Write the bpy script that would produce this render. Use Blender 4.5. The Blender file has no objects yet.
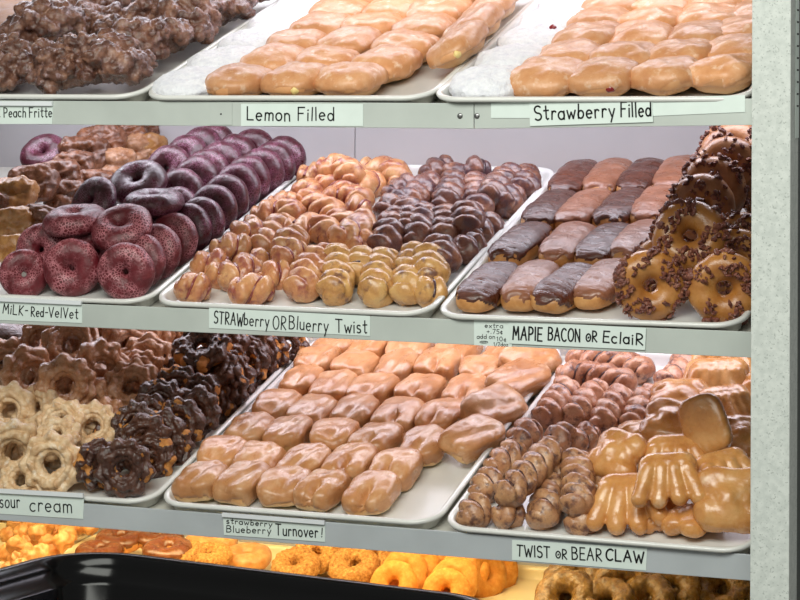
import bpy, bmesh, math, random
import numpy as np
from mathutils import Vector, Matrix, Euler
random.seed(7)
RNG = np.random.default_rng(5)
SC = bpy.context.scene
C = SC.collection
PI = math.pi
Z0 = 1.25                      # height of the middle shelf's front edge

# ------------------------------------------------------------------ camera
F, CY = 2361.016, 86.933
CAM = np.array([1.67064, -3.21035, 0.33022 + Z0])
YAW, ROLL = 0.3743285, 0.0033684
_r = np.array([math.cos(YAW), math.sin(YAW), 0.0]); _f = np.array([-math.sin(YAW), math.cos(YAW), 0.0]); _u = np.array([0, 0, 1.0])
_r, _u = _r * math.cos(ROLL) + _u * math.sin(ROLL), _u * math.cos(ROLL) - _r * math.sin(ROLL)
cd = bpy.data.cameras.new('camera'); cam = bpy.data.objects.new('camera', cd); C.objects.link(cam)
cd.sensor_width = 36; cd.lens = F * 36 / 800; cd.clip_start = 0.05
cd.shift_x = 0; cd.shift_y = (CY - 300) / 800
M = Matrix(((_r[0], _u[0], -_f[0], CAM[0]), (_r[1], _u[1], -_f[1], CAM[1]), (_r[2], _u[2], -_f[2], CAM[2]), (0, 0, 0, 1)))
cam.matrix_world = M
SC.camera = cam

# ------------------------------------------------------------------ light and exposure
SC.view_settings.view_transform = 'Standard'; SC.view_settings.look = 'None'
SC.view_settings.gamma = 1; SC.view_settings.use_curve_mapping = False
SC.view_settings.exposure = 0.0
wd = bpy.data.worlds.new('world'); SC.world = wd; wd.use_nodes = True
wd.node_tree.nodes['Background'].inputs[0].default_value = (0.79, 0.80, 0.76, 1)
wd.node_tree.nodes['Background'].inputs[1].default_value = 0.34
def area(name, loc, rot, sx, sy, power, col, spread=180):
    l = bpy.data.lights.new(name, 'AREA'); l.shape = 'RECTANGLE'; l.size = sx; l.size_y = sy; l.energy = power; l.color = col
    l.spread = math.radians(spread)
    o = bpy.data.objects.new(name, l); C.objects.link(o); o.location = loc; o.rotation_euler = [math.radians(a) for a in rot]
    return o
COOL = (0.88, 0.88, 1.0)
# the ceiling panel of the shop in front of the case
area('ceiling_panel_light', (0.7, -2.0, 2.75), (28, 0, 0), 2.2, 1.2, 64, (0.98, 1.0, 0.92))
# a tube under each shelf lights the trays below; the lowest tube is a warm one
area('case_tube_light', (0.05, 0.36, 0.315 + Z0 + 0.36), (0, 0, 0), 1.65, 0.14, 4.7, COOL)
area('case_tube_light', (0.12, 0.42, 0.315 + Z0 + 0.100), (0, 0, 0), 1.6, 0.14, 5.8, COOL)
area('case_tube_light', (0.12, 0.46, Z0 + 0.090), (0, 0, 0), 1.6, 0.14, 4.8, (0.92, 0.88, 1.0))
area('case_warm_tube_light', (-0.10, 0.40, -0.302 + Z0 + 0.065), (0, 0, 0), 1.2, 0.10, 5.2, (1.0, 0.76, 0.38))

# ------------------------------------------------------------------ shelf frames and picking
TH = 0.299734
#            origin y, z, slope
SH = {'T': (-0.10583, 0.31520 + Z0, TH), 'M': (0.0, Z0, TH), 'B': (-0.02693, -0.30235 + Z0, TH), 'L': (0.68 - 0.662, -0.497 + Z0 - 0.0577, math.radians(5.0))}
FLOOR = 0.0205                 # depth of a tray's floor below its rim
def shelf_mat(k):
    y, z, t = SH[k]
    return Matrix.Translation((0, y, z)) @ Matrix.Rotation(t, 4, 'X')
def ray(u, v):
    return _f + _r * (u - 400) / F - _u * (v - CY) / F
def at(k, u, v, h=0.0):        # point at height h above the tray floors of shelf k
    y, z, t = SH[k]
    n = np.array([0, -math.sin(t), math.cos(t)]); o = np.array([0, y, z]) + n * (h - FLOOR)
    d = ray(u, v); s = ((o - CAM) @ n) / (d @ n)
    return Vector(CAM + d * s)
def on_y(u, v, Y):
    d = ray(u, v); return Vector(CAM + d * ((Y - CAM[1]) / d[1]))
def on_z(u, v, Z):
    d = ray(u, v); return Vector(CAM + d * ((Z - CAM[2]) / d[2]))

# ------------------------------------------------------------------ object helpers
def link(o, parent=None):
    C.objects.link(o)
    if parent is not None: o.parent = parent
    return o
def mesh_obj(name, me, mat=None, parent=None):
    if mat is not None and not me.materials: me.materials.append(mat)
    return link(bpy.data.objects.new(name, me), parent)
def tag(o, label=None, cat=None, group=None, kind=None):
    if label: o['label'] = label
    if cat: o['category'] = cat
    if group: o['group'] = group
    if kind: o['kind'] = kind
    return o
def empty(name, loc=(0, 0, 0)):
    o = bpy.data.objects.new(name, None); o.empty_display_size = 0.02; o.location = loc
    return link(o)
def mk(name, V, Fc, smooth=True, attr=None):
    me = bpy.data.meshes.new(name); me.from_pydata([tuple(map(float, p)) for p in V], [], [tuple(f) for f in Fc]); me.update()
    if smooth: me.polygons.foreach_set('use_smooth', [True] * len(me.polygons))
    return me
def from_bm(name, bm, smooth=False):
    bmesh.ops.recalc_face_normals(bm, faces=bm.faces)
    me = bpy.data.meshes.new(name); bm.to_mesh(me); bm.free()
    if smooth: me.polygons.foreach_set('use_smooth', [True] * len(me.polygons))
    return me
def add_box(bm, lo, hi, mat=None):
    g = bmesh.ops.create_cube(bm, size=1)['verts']
    for v in g:
        v.co = Vector([lo[i] + (v.co[i] + .5) * (hi[i] - lo[i]) for i in range(3)])
        if mat is not None: v.co = mat @ v.co
    return g
def box_obj(name, lo, hi, mat, parent=None, bev=0.0, xf=None):
    bm = bmesh.new(); add_box(bm, lo, hi)
    if bev: bmesh.ops.bevel(bm, geom=bm.edges[:], offset=bev, segments=2, affect='EDGES', profile=.5)
    if xf is not None: bmesh.ops.transform(bm, matrix=xf, verts=bm.verts[:])
    return mesh_obj(name, from_bm(name, bm), mat, parent)
PROTO = {}
def proto(key, builder):       # a kind of thing: its name and its parts, built once
    if key not in PROTO: PROTO[key] = builder()
    return PROTO[key]
def put(spec, matrix, label, cat, group=None):
    """spec = (name, [(part, mesh, material, [subparts])]) or (name, mesh, material); links a thing, its parts and their sub-parts"""
    if len(spec) == 3:
        o = mesh_obj(spec[0], spec[1], spec[2])
    else:
        o = link(bpy.data.objects.new(spec[0], None)); o.empty_display_size = .02
        for p in spec[1]:
            q = mesh_obj(p[0], p[1], p[2], o)
            if len(p) > 3:
                for s in p[3]: mesh_obj(s[0], s[1], s[2], q)
    o.matrix_world = matrix
    tag(o, label, cat, group)
    return o
def pose(k, u, v, h, yaw=0, tilt=0, spin=0, roll=0, s=1.0):
    """centre of the thing seen at pixel (u, v), h above the tray floor; angles in degrees in the shelf's own frame"""
    r = math.radians
    R = Matrix.Rotation(SH[k][2], 4, 'X') @ Matrix.Rotation(r(yaw), 4, 'Z') @ Matrix.Rotation(r(tilt), 4, 'X') @ Matrix.Rotation(r(roll), 4, 'Y') @ Matrix.Rotation(r(spin), 4, 'Z')
    S = Matrix.Diagonal((s, s, s, 1)) if not isinstance(s, tuple) else Matrix.Diagonal((*s, 1))
    return Matrix.Translation(at(k, u, v, h)) @ R @ S

# ------------------------------------------------------------------ numpy noise and surfaces
_P = RNG.permutation(256); _P = np.concatenate([_P, _P, _P]); _G = RNG.normal(size=(256, 3)); _G /= np.linalg.norm(_G, axis=1)[:, None]
def noise(p):
    p = np.asarray(p, float); i = np.floor(p).astype(int); f = p - i; i &= 255
    w = f * f * f * (f * (f * 6 - 15) + 10); out = 0
    for dx in (0, 1):
        for dy in (0, 1):
            for dz in (0, 1):
                g = _G[_P[_P[_P[(i[..., 0] + dx) & 255] + ((i[..., 1] + dy) & 255)] + ((i[..., 2] + dz) & 255)]]
                d = f - np.array([dx, dy, dz])
                ww = (w[..., 0] if dx else 1 - w[..., 0]) * (w[..., 1] if dy else 1 - w[..., 1]) * (w[..., 2] if dz else 1 - w[..., 2])
                out = out + ww * (g * d).sum(-1)
    return out * 1.6
def fbm(p, o=3):
    p = np.asarray(p, float)
    return sum(noise(p * 2 ** k + 17.3 * k) / 2 ** k for k in range(o))
def sstep(a, b, x):
    t = np.clip((x - a) / (b - a), 0, 1); return t * t * (3 - 2 * t)
def faces_grid(nu, nv, wu, wv):
    out = []
    for i in range(nu if wu else nu - 1):
        for j in range(nv if wv else nv - 1):
            a, b = i * nv + j, i * nv + (j + 1) % nv
            c, d = ((i + 1) % nu) * nv + (j + 1) % nv, ((i + 1) % nu) * nv + j
            out.append((a, d, c, b))
    return out
def gnormals(P, wu, wv):
    def diff(A, ax, w):
        if w: return np.roll(A, -1, ax) - np.roll(A, 1, ax)
        return np.gradient(A, axis=ax)
    n = np.cross(diff(P, 0, wu), diff(P, 1, wv))
    l = np.linalg.norm(n, axis=-1, keepdims=True); return n / np.maximum(l, 1e-12)
class Torus:                   # u around the ring, v around the tube
    def __init__(s, R, r, rz=None, nu=64, nv=28, disp=None):
        th = np.linspace(0, 2 * PI, nu, endpoint=False)[:, None]; ph = np.linspace(0, 2 * PI, nv, endpoint=False)[None, :]
        s.th, s.ph = th + 0 * ph, ph + 0 * th
        rz = rz or r
        base = np.stack([(R + r * np.cos(s.ph)) * np.cos(s.th), (R + r * np.cos(s.ph)) * np.sin(s.th), rz * np.sin(s.ph)], -1)
        N = np.stack([np.cos(s.ph) * np.cos(s.th), np.cos(s.ph) * np.sin(s.th), np.sin(s.ph)], -1)
        if disp is not None: base = base + N * disp(base, s.th, s.ph)[..., None]
        s.P = base; s.N = N; s.nu, s.nv = nu, nv
    def mesh(s, name, off=None):
        P = s.P if off is None else s.P + s.N * off[..., None]
        return mk(name, P.reshape(-1, 3), faces_grid(s.nu, s.nv, True, True))
class Ball:                    # superellipsoid, poles on the x axis by default so that the sides stay clean
    def __init__(s, a, b, c, e1=1., e2=1., nu=40, nv=24, disp=None):
        la = np.linspace(-PI / 2, PI / 2, nv + 1)[None, :]; lo = np.linspace(-PI, PI, nu, endpoint=False)[:, None]
        pw = lambda x, e: np.sign(x) * np.abs(x) ** e
        la = la + 0 * lo; lo = lo + 0 * la
        P = np.stack([a * pw(np.cos(la), e1) * pw(np.cos(lo), e2), b * pw(np.cos(la), e1) * pw(np.sin(lo), e2), c * pw(np.sin(la), e1)], -1)
        N = np.stack([P[..., 0] / a ** 2, P[..., 1] / b ** 2, P[..., 2] / c ** 2], -1); N /= np.linalg.norm(N, axis=-1, keepdims=True)
        if disp is not None: P = P + N * disp(P)[..., None]
        s.P, s.N, s.nu, s.nv = P, N, nu, nv + 1
    def mesh(s, name, off=None):
        P = s.P if off is None else s.P + s.N * off[..., None]
        me = mk(name, P.reshape(-1, 3), faces_grid(s.nu, s.nv, True, False))
        bm = bmesh.new(); bm.from_mesh(me); bmesh.ops.remove_doubles(bm, verts=bm.verts, dist=1e-5); bmesh.ops.recalc_face_normals(bm, faces=bm.faces); bm.to_mesh(me); bm.free()
        me.polygons.foreach_set('use_smooth', [True] * len(me.polygons)); return me
def fix(me):
    bm = bmesh.new(); bm.from_mesh(me); bmesh.ops.recalc_face_normals(bm, faces=bm.faces); bm.to_mesh(me); bm.free(); return me
def spline(pts, n):            # Catmull-Rom through the points
    p = [np.array(q, float) for q in pts]
    if len(p) == 2: return np.array([p[0] + (p[1] - p[0]) * t for t in np.linspace(0, 1, n)])
    p = [2 * p[0] - p[1]] + p + [2 * p[-1] - p[-2]]
    out = []; m = len(p) - 3
    for t in np.linspace(0, m, n):
        i = min(int(t), m - 1); f = t - i; a, b, c, d = p[i:i + 4]
        out.append(.5 * (2 * b + (c - a) * f + (2 * a - 5 * b + 4 * c - d) * f * f + (3 * b - a - 3 * c + d) * f ** 3))
    return np.array(out)
def frames(path, up=(0, 0, 1)):
    T = np.gradient(path, axis=0); T /= np.linalg.norm(T, axis=1)[:, None]
    A = np.cross(T, np.array(up)); A /= np.maximum(np.linalg.norm(A, axis=1)[:, None], 1e-9); B = np.cross(A, T)
    return T, A, B
def sweep(name, path, rad, ns=14, cap=True, up=(0, 0, 1), flat=1.0):
    T, A, B = frames(path, up); ph = np.linspace(0, 2 * PI, ns, endpoint=False)
    n = len(path); rad = np.broadcast_to(rad, (n,))
    V = path[:, None] + rad[:, None, None] * (np.cos(ph)[None, :, None] * A[:, None] + flat * np.sin(ph)[None, :, None] * B[:, None])
    Fc = faces_grid(n, ns, False, True); V = V.reshape(-1, 3)
    if cap: Fc += [tuple(range(ns)), tuple(range((n - 1) * ns + ns - 1, (n - 1) * ns - 1, -1))]
    return fix(mk(name, V, Fc))
def remesh(name, parts, voxel=0.003, smooth=4, nz=None):
    """union of balls and capsules [(p, q, r0, r1, flat)] as one continuous skin"""
    bm = bmesh.new()
    for p, q, r0, r1, fl in parts:
        p, q = Vector(p), Vector(q); n = max(2, int((q - p).length / (min(r0, r1) * .35)) + 1)
        for i in range(n):
            t = i / (n - 1); c = p.lerp(q, t); r = r0 + (r1 - r0) * t
            g = bmesh.ops.create_icosphere(bm, subdivisions=2, radius=r)['verts']
            for v in g: v.co = Vector((v.co.x, v.co.y, v.co.z * fl)) + c
    me = bpy.data.meshes.new('tmp'); bm.to_mesh(me); bm.free()
    o = bpy.data.objects.new('tmp', me); C.objects.link(o)
    m = o.modifiers.new('r', 'REMESH'); m.mode = 'VOXEL'; m.voxel_size = voxel
    s = o.modifiers.new('s', 'SMOOTH'); s.iterations = smooth; s.factor = .5
    ev = o.evaluated_get(bpy.context.evaluated_depsgraph_get()); out = bpy.data.meshes.new_from_object(ev); out.name = name
    bpy.data.objects.remove(o); bpy.data.meshes.remove(me)
    if nz:
        n = len(out.vertices); co = np.empty(n * 3); out.vertices.foreach_get('co', co); co = co.reshape(-1, 3)
        no = np.empty(n * 3); out.vertices.foreach_get('normal', no); no = no.reshape(-1, 3)
        co = co + no * nz(co)[:, None]; out.vertices.foreach_set('co', co.ravel()); out.update()
    out.polygons.foreach_set('use_smooth', [True] * len(out.polygons))
    return out

# ------------------------------------------------------------------ materials
def srgb(r, g, b):
    f = lambda c: (c / 255 / 12.92) if c / 255 <= .04045 else ((c / 255 + .055) / 1.055) ** 2.4
    return (f(r), f(g), f(b), 1)
class NT:
    def __init__(s, name):
        s.m = bpy.data.materials.new(name); s.m.use_nodes = True; s.t = s.m.node_tree; s.b = s.t.nodes['Principled BSDF']
    def n(s, typ, **kw):
        o = s.t.nodes.new(typ)
        for k, v in kw.items():
            if k in o.inputs: o.inputs[k].default_value = v
            else: setattr(o, k, v)
        return o
    def l(s, a, b): s.t.links.new(a, b)
    def coords(s):
        tc = s.n('ShaderNodeTexCoord'); oi = s.n('ShaderNodeObjectInfo')
        mu = s.n('ShaderNodeMath', operation='MULTIPLY'); mu.inputs[1].default_value = 9.0; s.l(oi.outputs['Random'], mu.inputs[0])
        va = s.n('ShaderNodeVectorMath', operation='ADD'); s.l(tc.outputs['Object'], va.inputs[0]); s.l(mu.outputs[0], va.inputs[1])
        s.obj = tc.outputs['Object']; s.rnd = oi.outputs['Random']; return va.outputs[0]
    def ramp(s, fac, stops):
        r = s.n('ShaderNodeValToRGB'); e = r.color_ramp.elements
        while len(e) < len(stops): e.new(.5)
        for el, (p, c) in zip(e, stops): el.position = p; el.color = c
        s.l(fac, r.inputs[0]); return r.outputs[0]
    def mix(s, f, a, b, typ='MIX'):
        m = s.n('ShaderNodeMix', data_type='RGBA', blend_type=typ)
        if hasattr(f, 'links'): s.l(f, m.inputs[0])
        else: m.inputs[0].default_value = f
        for v, i in ((a, 6), (b, 7)):
            if hasattr(v, 'links'): s.l(v, m.inputs[i])
            else: m.inputs[i].default_value = v
        return m.outputs[2]
def simple(name, col, rough=.5, metal=0., var=.06, scale=30., coat=0., bump=0., bscale=80.):
    t = NT(name); c = t.coords()
    nz = t.n('ShaderNodeTexNoise', Scale=scale, Detail=4.); t.l(c, nz.inputs['Vector'])
    dark = tuple(x * (1 - 2.2 * var) for x in col[:3]) + (1,); lite = tuple(min(1, x * (1 + var)) for x in col[:3]) + (1,)
    t.l(t.ramp(nz.outputs[0], [(.3, dark), (.7, lite)]), t.b.inputs['Base Color'])
    t.b.inputs['Roughness'].default_value = rough; t.b.inputs['Metallic'].default_value = metal; t.b.inputs['Coat Weight'].default_value = coat
    if bump:
        n2 = t.n('ShaderNodeTexNoise', Scale=bscale, Detail=5.); t.l(c, n2.inputs['Vector'])
        bp = t.n('ShaderNodeBump', Strength=bump, Distance=.002); t.l(n2.outputs[0], bp.inputs['Height']); t.l(bp.outputs[0], t.b.inputs['Normal'])
    return t.m
def pastry(name, stops, scale=28., rough=(.25, .5), coat=.3, bump=.4, bscale=90., fleck=None, pale=None, crack=None, sss=.0, vary=.12, stretch=None):
    """mottled dough or icing. fleck=(colour, scale, threshold); pale=(colour, z_low, z_high, amount): paler dough below; crack=(colour, scale, width)"""
    t = NT(name); c = t.coords(); v = c
    if stretch:
        mp = t.n('ShaderNodeMapping'); mp.inputs['Scale'].default_value = stretch; t.l(c, mp.inputs[0]); v = mp.outputs[0]
    nz = t.n('ShaderNodeTexNoise', Scale=scale, Detail=5., Roughness=.6); t.l(v, nz.inputs['Vector'])
    col = t.ramp(nz.outputs[0], [(.28 + .44 * i / max(1, len(stops) - 1), s) for i, s in enumerate(stops)])
    if pale:
        sx = t.n('ShaderNodeSeparateXYZ'); t.l(t.obj, sx.inputs[0])
        n3 = t.n('ShaderNodeTexNoise', Scale=45., Detail=3.); t.l(c, n3.inputs['Vector'])
        ma = t.n('ShaderNodeMath', operation='MULTIPLY_ADD'); t.l(n3.outputs[0], ma.inputs[0]); ma.inputs[1].default_value = (pale[2] - pale[1]) * .9; t.l(sx.outputs[2], ma.inputs[2])
        mr = t.n('ShaderNodeMapRange'); mr.inputs[1].default_value = pale[1]; mr.inputs[2].default_value = pale[2]; mr.inputs[3].default_value = pale[3]; mr.inputs[4].default_value = 0
        t.l(ma.outputs[0], mr.inputs[0]); col = t.mix(mr.outputs[0], col, pale[0])
    if fleck:
        n4 = t.n('ShaderNodeTexNoise', Scale=fleck[1], Detail=3., Roughness=.65); t.l(v, n4.inputs['Vector'])
        mr = t.n('ShaderNodeMapRange'); mr.inputs[1].default_value = fleck[2] - .03; mr.inputs[2].default_value = fleck[2] + .13; mr.inputs[4].default_value = .85; t.l(n4.outputs[0], mr.inputs[0])
        col = t.mix(mr.outputs[0], col, fleck[0])
    if crack:
        vo = t.n('ShaderNodeTexVoronoi', Scale=crack[1], feature='DISTANCE_TO_EDGE'); t.l(c, vo.inputs['Vector'])
        mr = t.n('ShaderNodeMapRange'); mr.inputs[1].default_value = crack[2]; mr.inputs[2].default_value = crack[2] * .4; t.l(vo.outputs['Distance'], mr.inputs[0])
        n5 = t.n('ShaderNodeTexNoise', Scale=40., Detail=2.); t.l(c, n5.inputs['Vector'])
        m2 = t.n('ShaderNodeMapRange'); m2.inputs[1].default_value = .42; m2.inputs[2].default_value = .62; t.l(n5.outputs[0], m2.inputs[0])
        mu = t.n('ShaderNodeMath', operation='MULTIPLY'); t.l(mr.outputs[0], mu.inputs[0]); t.l(m2.outputs[0], mu.inputs[1])
        col = t.mix(mu.outputs[0], col, crack[0])
    if vary is not None:       # every piece baked a little differently
        hv = t.n('ShaderNodeHueSaturation', Saturation=1.0); mr = t.n('ShaderNodeMapRange'); mr.inputs[3].default_value = 1 - vary; mr.inputs[4].default_value = 1 + vary
        t.l(t.rnd, mr.inputs[0]); t.l(mr.outputs[0], hv.inputs['Value']); t.l(col, hv.inputs['Color']); col = hv.outputs[0]
    t.l(col, t.b.inputs['Base Color'])
    n2 = t.n('ShaderNodeTexNoise', Scale=bscale, Detail=5., Roughness=.6); t.l(v, n2.inputs['Vector'])
    rr = t.n('ShaderNodeMapRange'); rr.inputs[1].default_value = .35; rr.inputs[2].default_value = .65; rr.inputs[3].default_value = rough[0]; rr.inputs[4].default_value = rough[1]
    t.l(n2.outputs[0], rr.inputs[0]); t.l(rr.outputs[0], t.b.inputs['Roughness'])
    t.b.inputs['Coat Weight'].default_value = coat; t.b.inputs['Coat Roughness'].default_value = .22
    if sss: t.b.inputs['Subsurface Weight'].default_value = sss; t.b.inputs['Subsurface Radius'].default_value = (.006, .003, .0015)
    if bump:
        bp = t.n('ShaderNodeBump', Strength=bump, Distance=.003); t.l(n2.outputs[0], bp.inputs['Height']); t.l(bp.outputs[0], t.b.inputs['Normal'])
        t.l(bp.outputs[0], t.b.inputs['Coat Normal'])
    return t.m
S = srgb
MAT = dict(
    rail=simple('painted_steel', S(196, 203, 197), .45, 0, .05, 9, bump=.05),
    rail2=simple('brushed_steel', S(190, 196, 200), .4, .05, .05, 9, bump=.05),
    shelf=simple('shelf_board', S(206, 204, 194), .5, 0, .06, 20),
    wall=simple('back_panel', S(196, 195, 197), .5, 0, .03, 6),
    tray=simple('tray_enamel', S(226, 226, 222), .28, 0, .02, 14, coat=.3),
    trayw=simple('tray_cream_enamel', S(236, 222, 180), .3, 0, .03, 14, coat=.2),
    dark=simple('dark_panel', S(70, 76, 72), .5), screw=simple('screw_steel', S(150, 150, 150), .3, .9),
    paper=simple('card', S(226, 238, 232), .6, 0, .015, 40), clear=simple('glare_white_plastic', S(236, 240, 244), .15, 0, .01, coat=.5),  # holder strips: white glare on clear plastic is put into the colour
    ink=simple('marker_ink', S(16, 16, 20), .6), black=simple('black_plastic', S(4, 4, 5), .16, 0, .1, 20, coat=.0, bump=.04, bscale=25),
    floor=simple('floor_tile', S(150, 146, 138), .4, 0, .05, 3), counter=simple('counter_laminate', S(120, 120, 116), .4, 0, .05, 8),
)
MAT['black'].node_tree.nodes['Principled BSDF'].inputs['Specular IOR Level'].default_value = .28
def post_mat():
    t = NT('speckled_laminate'); c = t.coords()
    vo = t.n('ShaderNodeTexNoise', Scale=330., Detail=2.); t.l(c, vo.inputs['Vector'])
    n1 = t.n('ShaderNodeTexNoise', Scale=120., Detail=3.); t.l(c, n1.inputs['Vector'])
    a = t.ramp(n1.outputs[0], [(.35, S(202, 208, 203)), (.65, S(218, 223, 218))])
    mr = t.n('ShaderNodeMapRange'); mr.inputs[1].default_value = .60; mr.inputs[2].default_value = .70; t.l(vo.outputs[0], mr.inputs[0])
    t.l(t.mix(mr.outputs[0], a, S(176, 182, 177)), t.b.inputs['Base Color']); t.b.inputs['Roughness'].default_value = .5
    return t.m
MAT['post'] = post_mat()
G = MAT
GLZ = S(226, 196, 182)
G['glazed'] = pastry('glazed_crust', [S(204, 142, 92), S(214, 156, 106), S(222, 170, 122)], 30, (.3, .6), .25, .3, 80, pale=(S(240, 210, 156), -.016, -.002, .6))
G['fglaze'] = pastry('sugar_glaze', [S(198, 134, 86), S(212, 152, 104), S(224, 174, 134)], 34, (.28, .6), .3, .45, 90, fleck=(S(236, 204, 176), 60, .60))
G['tan'] = pastry('tan_pastry_crust', [S(120, 78, 42), S(140, 94, 54), S(158, 112, 70)], 30, (.45, .65), .1, .5, 60)
G['turn'] = pastry('turnover_crust', [S(196, 140, 84), S(212, 160, 104), S(224, 182, 128)], 30, (.3, .55), .25, .3, 70, pale=(S(238, 218, 164), -.016, .004, .9))
G['tglaze'] = pastry('turnover_glaze', [S(172, 112, 66), S(196, 138, 88), S(214, 166, 120)], 30, (.24, .52), .45, .55, 64, stretch=(1, .55, 1), pale=(S(240, 206, 144), -.022, .006, .8), fleck=(S(222, 184, 150), 40, .60), vary=.1)
G['sugar'] = pastry('powdered_sugar', [S(222, 222, 232), S(238, 238, 244), S(248, 248, 252)], 90, (.85, .95), 0, 1.0, 200, fleck=(S(220, 190, 200), 40, .70), vary=.03)
G['jam'] = simple('red_jam', S(130, 24, 30), .15, coat=.5); G['lemon'] = simple('lemon_filling', S(240, 214, 140), .35)
G['choc'] = pastry('chocolate_icing', [S(66, 30, 18), S(86, 42, 26), S(106, 58, 40)], 50, (.14, .52), .5, 1.0, 48, stretch=(.8, 2.0, 1), vary=.18)
G['maple'] = pastry('maple_icing', [S(128, 78, 52), S(146, 94, 68), S(166, 116, 92)], 40, (.22, .5), .45, .7, 60, stretch=(.8, 1.6, 1), vary=.08)
G['bun'] = pastry('eclair_bun', [S(168, 110, 56), S(190, 134, 76), S(210, 160, 104)], 50, (.4, .6), .1, .3, 80)
G['velvet'] = pastry('red_velvet_crust', [S(82, 16, 24), S(99, 25, 34), S(116, 38, 46)], 50, (.28, .6), .3, .6, 160, crack=(S(186, 116, 124), 230, .16))
G['velvetd'] = pastry('dark_purple_lit_velvet_crust', [S(58, 14, 24), S(73, 22, 35), S(90, 35, 48)], 40, (.24, .5), .35, .5, 120, crack=(S(140, 88, 112), 230, .10))  # dark velvet; the light's purple tint on rear donuts is put into the colour
G['brown'] = pastry('buttermilk_crust', [S(88, 50, 30), S(114, 68, 42), S(146, 96, 66)], 50, (.18, .5), .5, .8, 90, fleck=(S(186, 146, 130), 90, .63))
G['gold'] = pastry('golden_fried_dough', [S(140, 88, 42), S(172, 118, 62), S(200, 150, 92)], 46, (.2, .5), .5, .7, 90)
G['fritter'] = pastry('fritter_crust', [S(60, 34, 28), S(90, 56, 44), S(126, 86, 68), S(164, 122, 98)], 46, (.16, .45), .5, .9, 150, fleck=(S(172, 146, 150), 110, .60))
G['cream'] = pastry('cream_glaze', [S(190, 146, 102), S(216, 182, 140), S(234, 210, 176)], 60, (.3, .6), .3, .9, 130, fleck=(S(238, 224, 204), 80, .58))
G['caramel'] = pastry('brown_glaze', [S(150, 100, 66), S(178, 128, 92), S(202, 158, 124)], 46, (.18, .45), .5, .9, 110, fleck=(S(216, 184, 168), 110, .60))
G['ochoc'] = pastry('chocolate_glaze', [S(54, 30, 22), S(74, 44, 33), S(98, 64, 50)], 50, (.18, .45), .4, .8, 100)
G['crumb'] = pastry('cake_dough', [S(158, 98, 44), S(190, 126, 62), S(212, 156, 90)], 70, (.6, .8), 0, .8, 150)
G['cinn'] = pastry('cinnamon_strand', [S(160, 104, 76), S(190, 134, 102), S(214, 166, 132)], 34, (.18, .45), .5, .6, 90, fleck=(S(84, 50, 52), 64, .54), vary=.1)
G['cinl'] = pastry('cinnamon_strand_end', [S(158, 104, 72), S(186, 134, 94), S(212, 164, 118)], 34, (.2, .45), .5, .7, 90, fleck=(S(84, 50, 48), 70, .52), vary=.08)
G['cfill'] = pastry('cinnamon_filling', [S(60, 36, 36), S(84, 52, 50)], 60, (.3, .5), .3, .5, 120)
G['sstr'] = pastry('strawberry_twist_strand', [S(176, 104, 70), S(202, 142, 94), S(222, 176, 124)], 34, (.18, .45), .5, .5, 80, fleck=(S(144, 70, 64), 44, .54), vary=.12)
G['sfill'] = pastry('strawberry_filling', [S(120, 48, 48), S(150, 76, 68)], 60, (.2, .4), .5, .4, 100)
G['bstr'] = pastry('blueberry_twist_strand', [S(170, 116, 66), S(206, 156, 92), S(226, 188, 124)], 34, (.18, .45), .5, .5, 80, fleck=(S(96, 58, 56), 44, .56), vary=.06)
G['bdark'] = pastry('blueberry_dark_strand', [S(92, 56, 50), S(124, 80, 66), S(164, 114, 86)], 36, (.16, .42), .55, .6, 80, fleck=(S(74, 44, 54), 40, .50), vary=.12)
G['bfill'] = pastry('blueberry_filling', [S(58, 34, 40), S(80, 50, 56)], 60, (.2, .4), .5, .4, 100)
G['claw'] = pastry('bear_claw_crust', [S(180, 114, 56), S(206, 144, 80), S(222, 170, 108)], 26, (.12, .4), .6, .45, 60, fleck=(S(228, 190, 150), 36, .64), vary=.08)
G['bring'] = pastry('maple_ring', [S(150, 92, 38), S(170, 112, 52), S(190, 136, 76)], 36, (.25, .5), .4, .4, 80)
G['bacon'] = pastry('bacon_crumbs', [S(78, 40, 32), S(116, 66, 54), S(160, 106, 76)], 110, (.35, .6), .2, .6, 180)
G['dring'] = pastry('brown_ring', [S(140, 88, 52), S(164, 108, 66), S(184, 130, 86)], 36, (.25, .5), .4, .5, 80)
G['hole'] = pastry('donut_hole_crust', [S(204, 132, 66), S(222, 158, 92), S(238, 190, 128)], 60, (.3, .55), .4, .6, 120)
G['cicing'] = pastry('milk_chocolate_icing', [S(104, 52, 20), S(122, 66, 28), S(140, 82, 40)], 34, (.18, .4), .5, .3, 70)
G['oring'] = pastry('orange_sugar_crust', [S(214, 134, 44), S(230, 154, 62), S(240, 178, 92)], 90, (.6, .8), .05, .6, 200)
G['cring'] = pastry('crumb_topping', [S(150, 92, 40), S(208, 146, 72), S(236, 190, 116)], 170, (.6, .8), 0, 1.0, 220)
G['goldring'] = pastry('gold_glazed_crust', [S(104, 74, 34), S(150, 112, 56), S(196, 156, 96)], 70, (.14, .4), .7, .9, 130)

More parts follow.
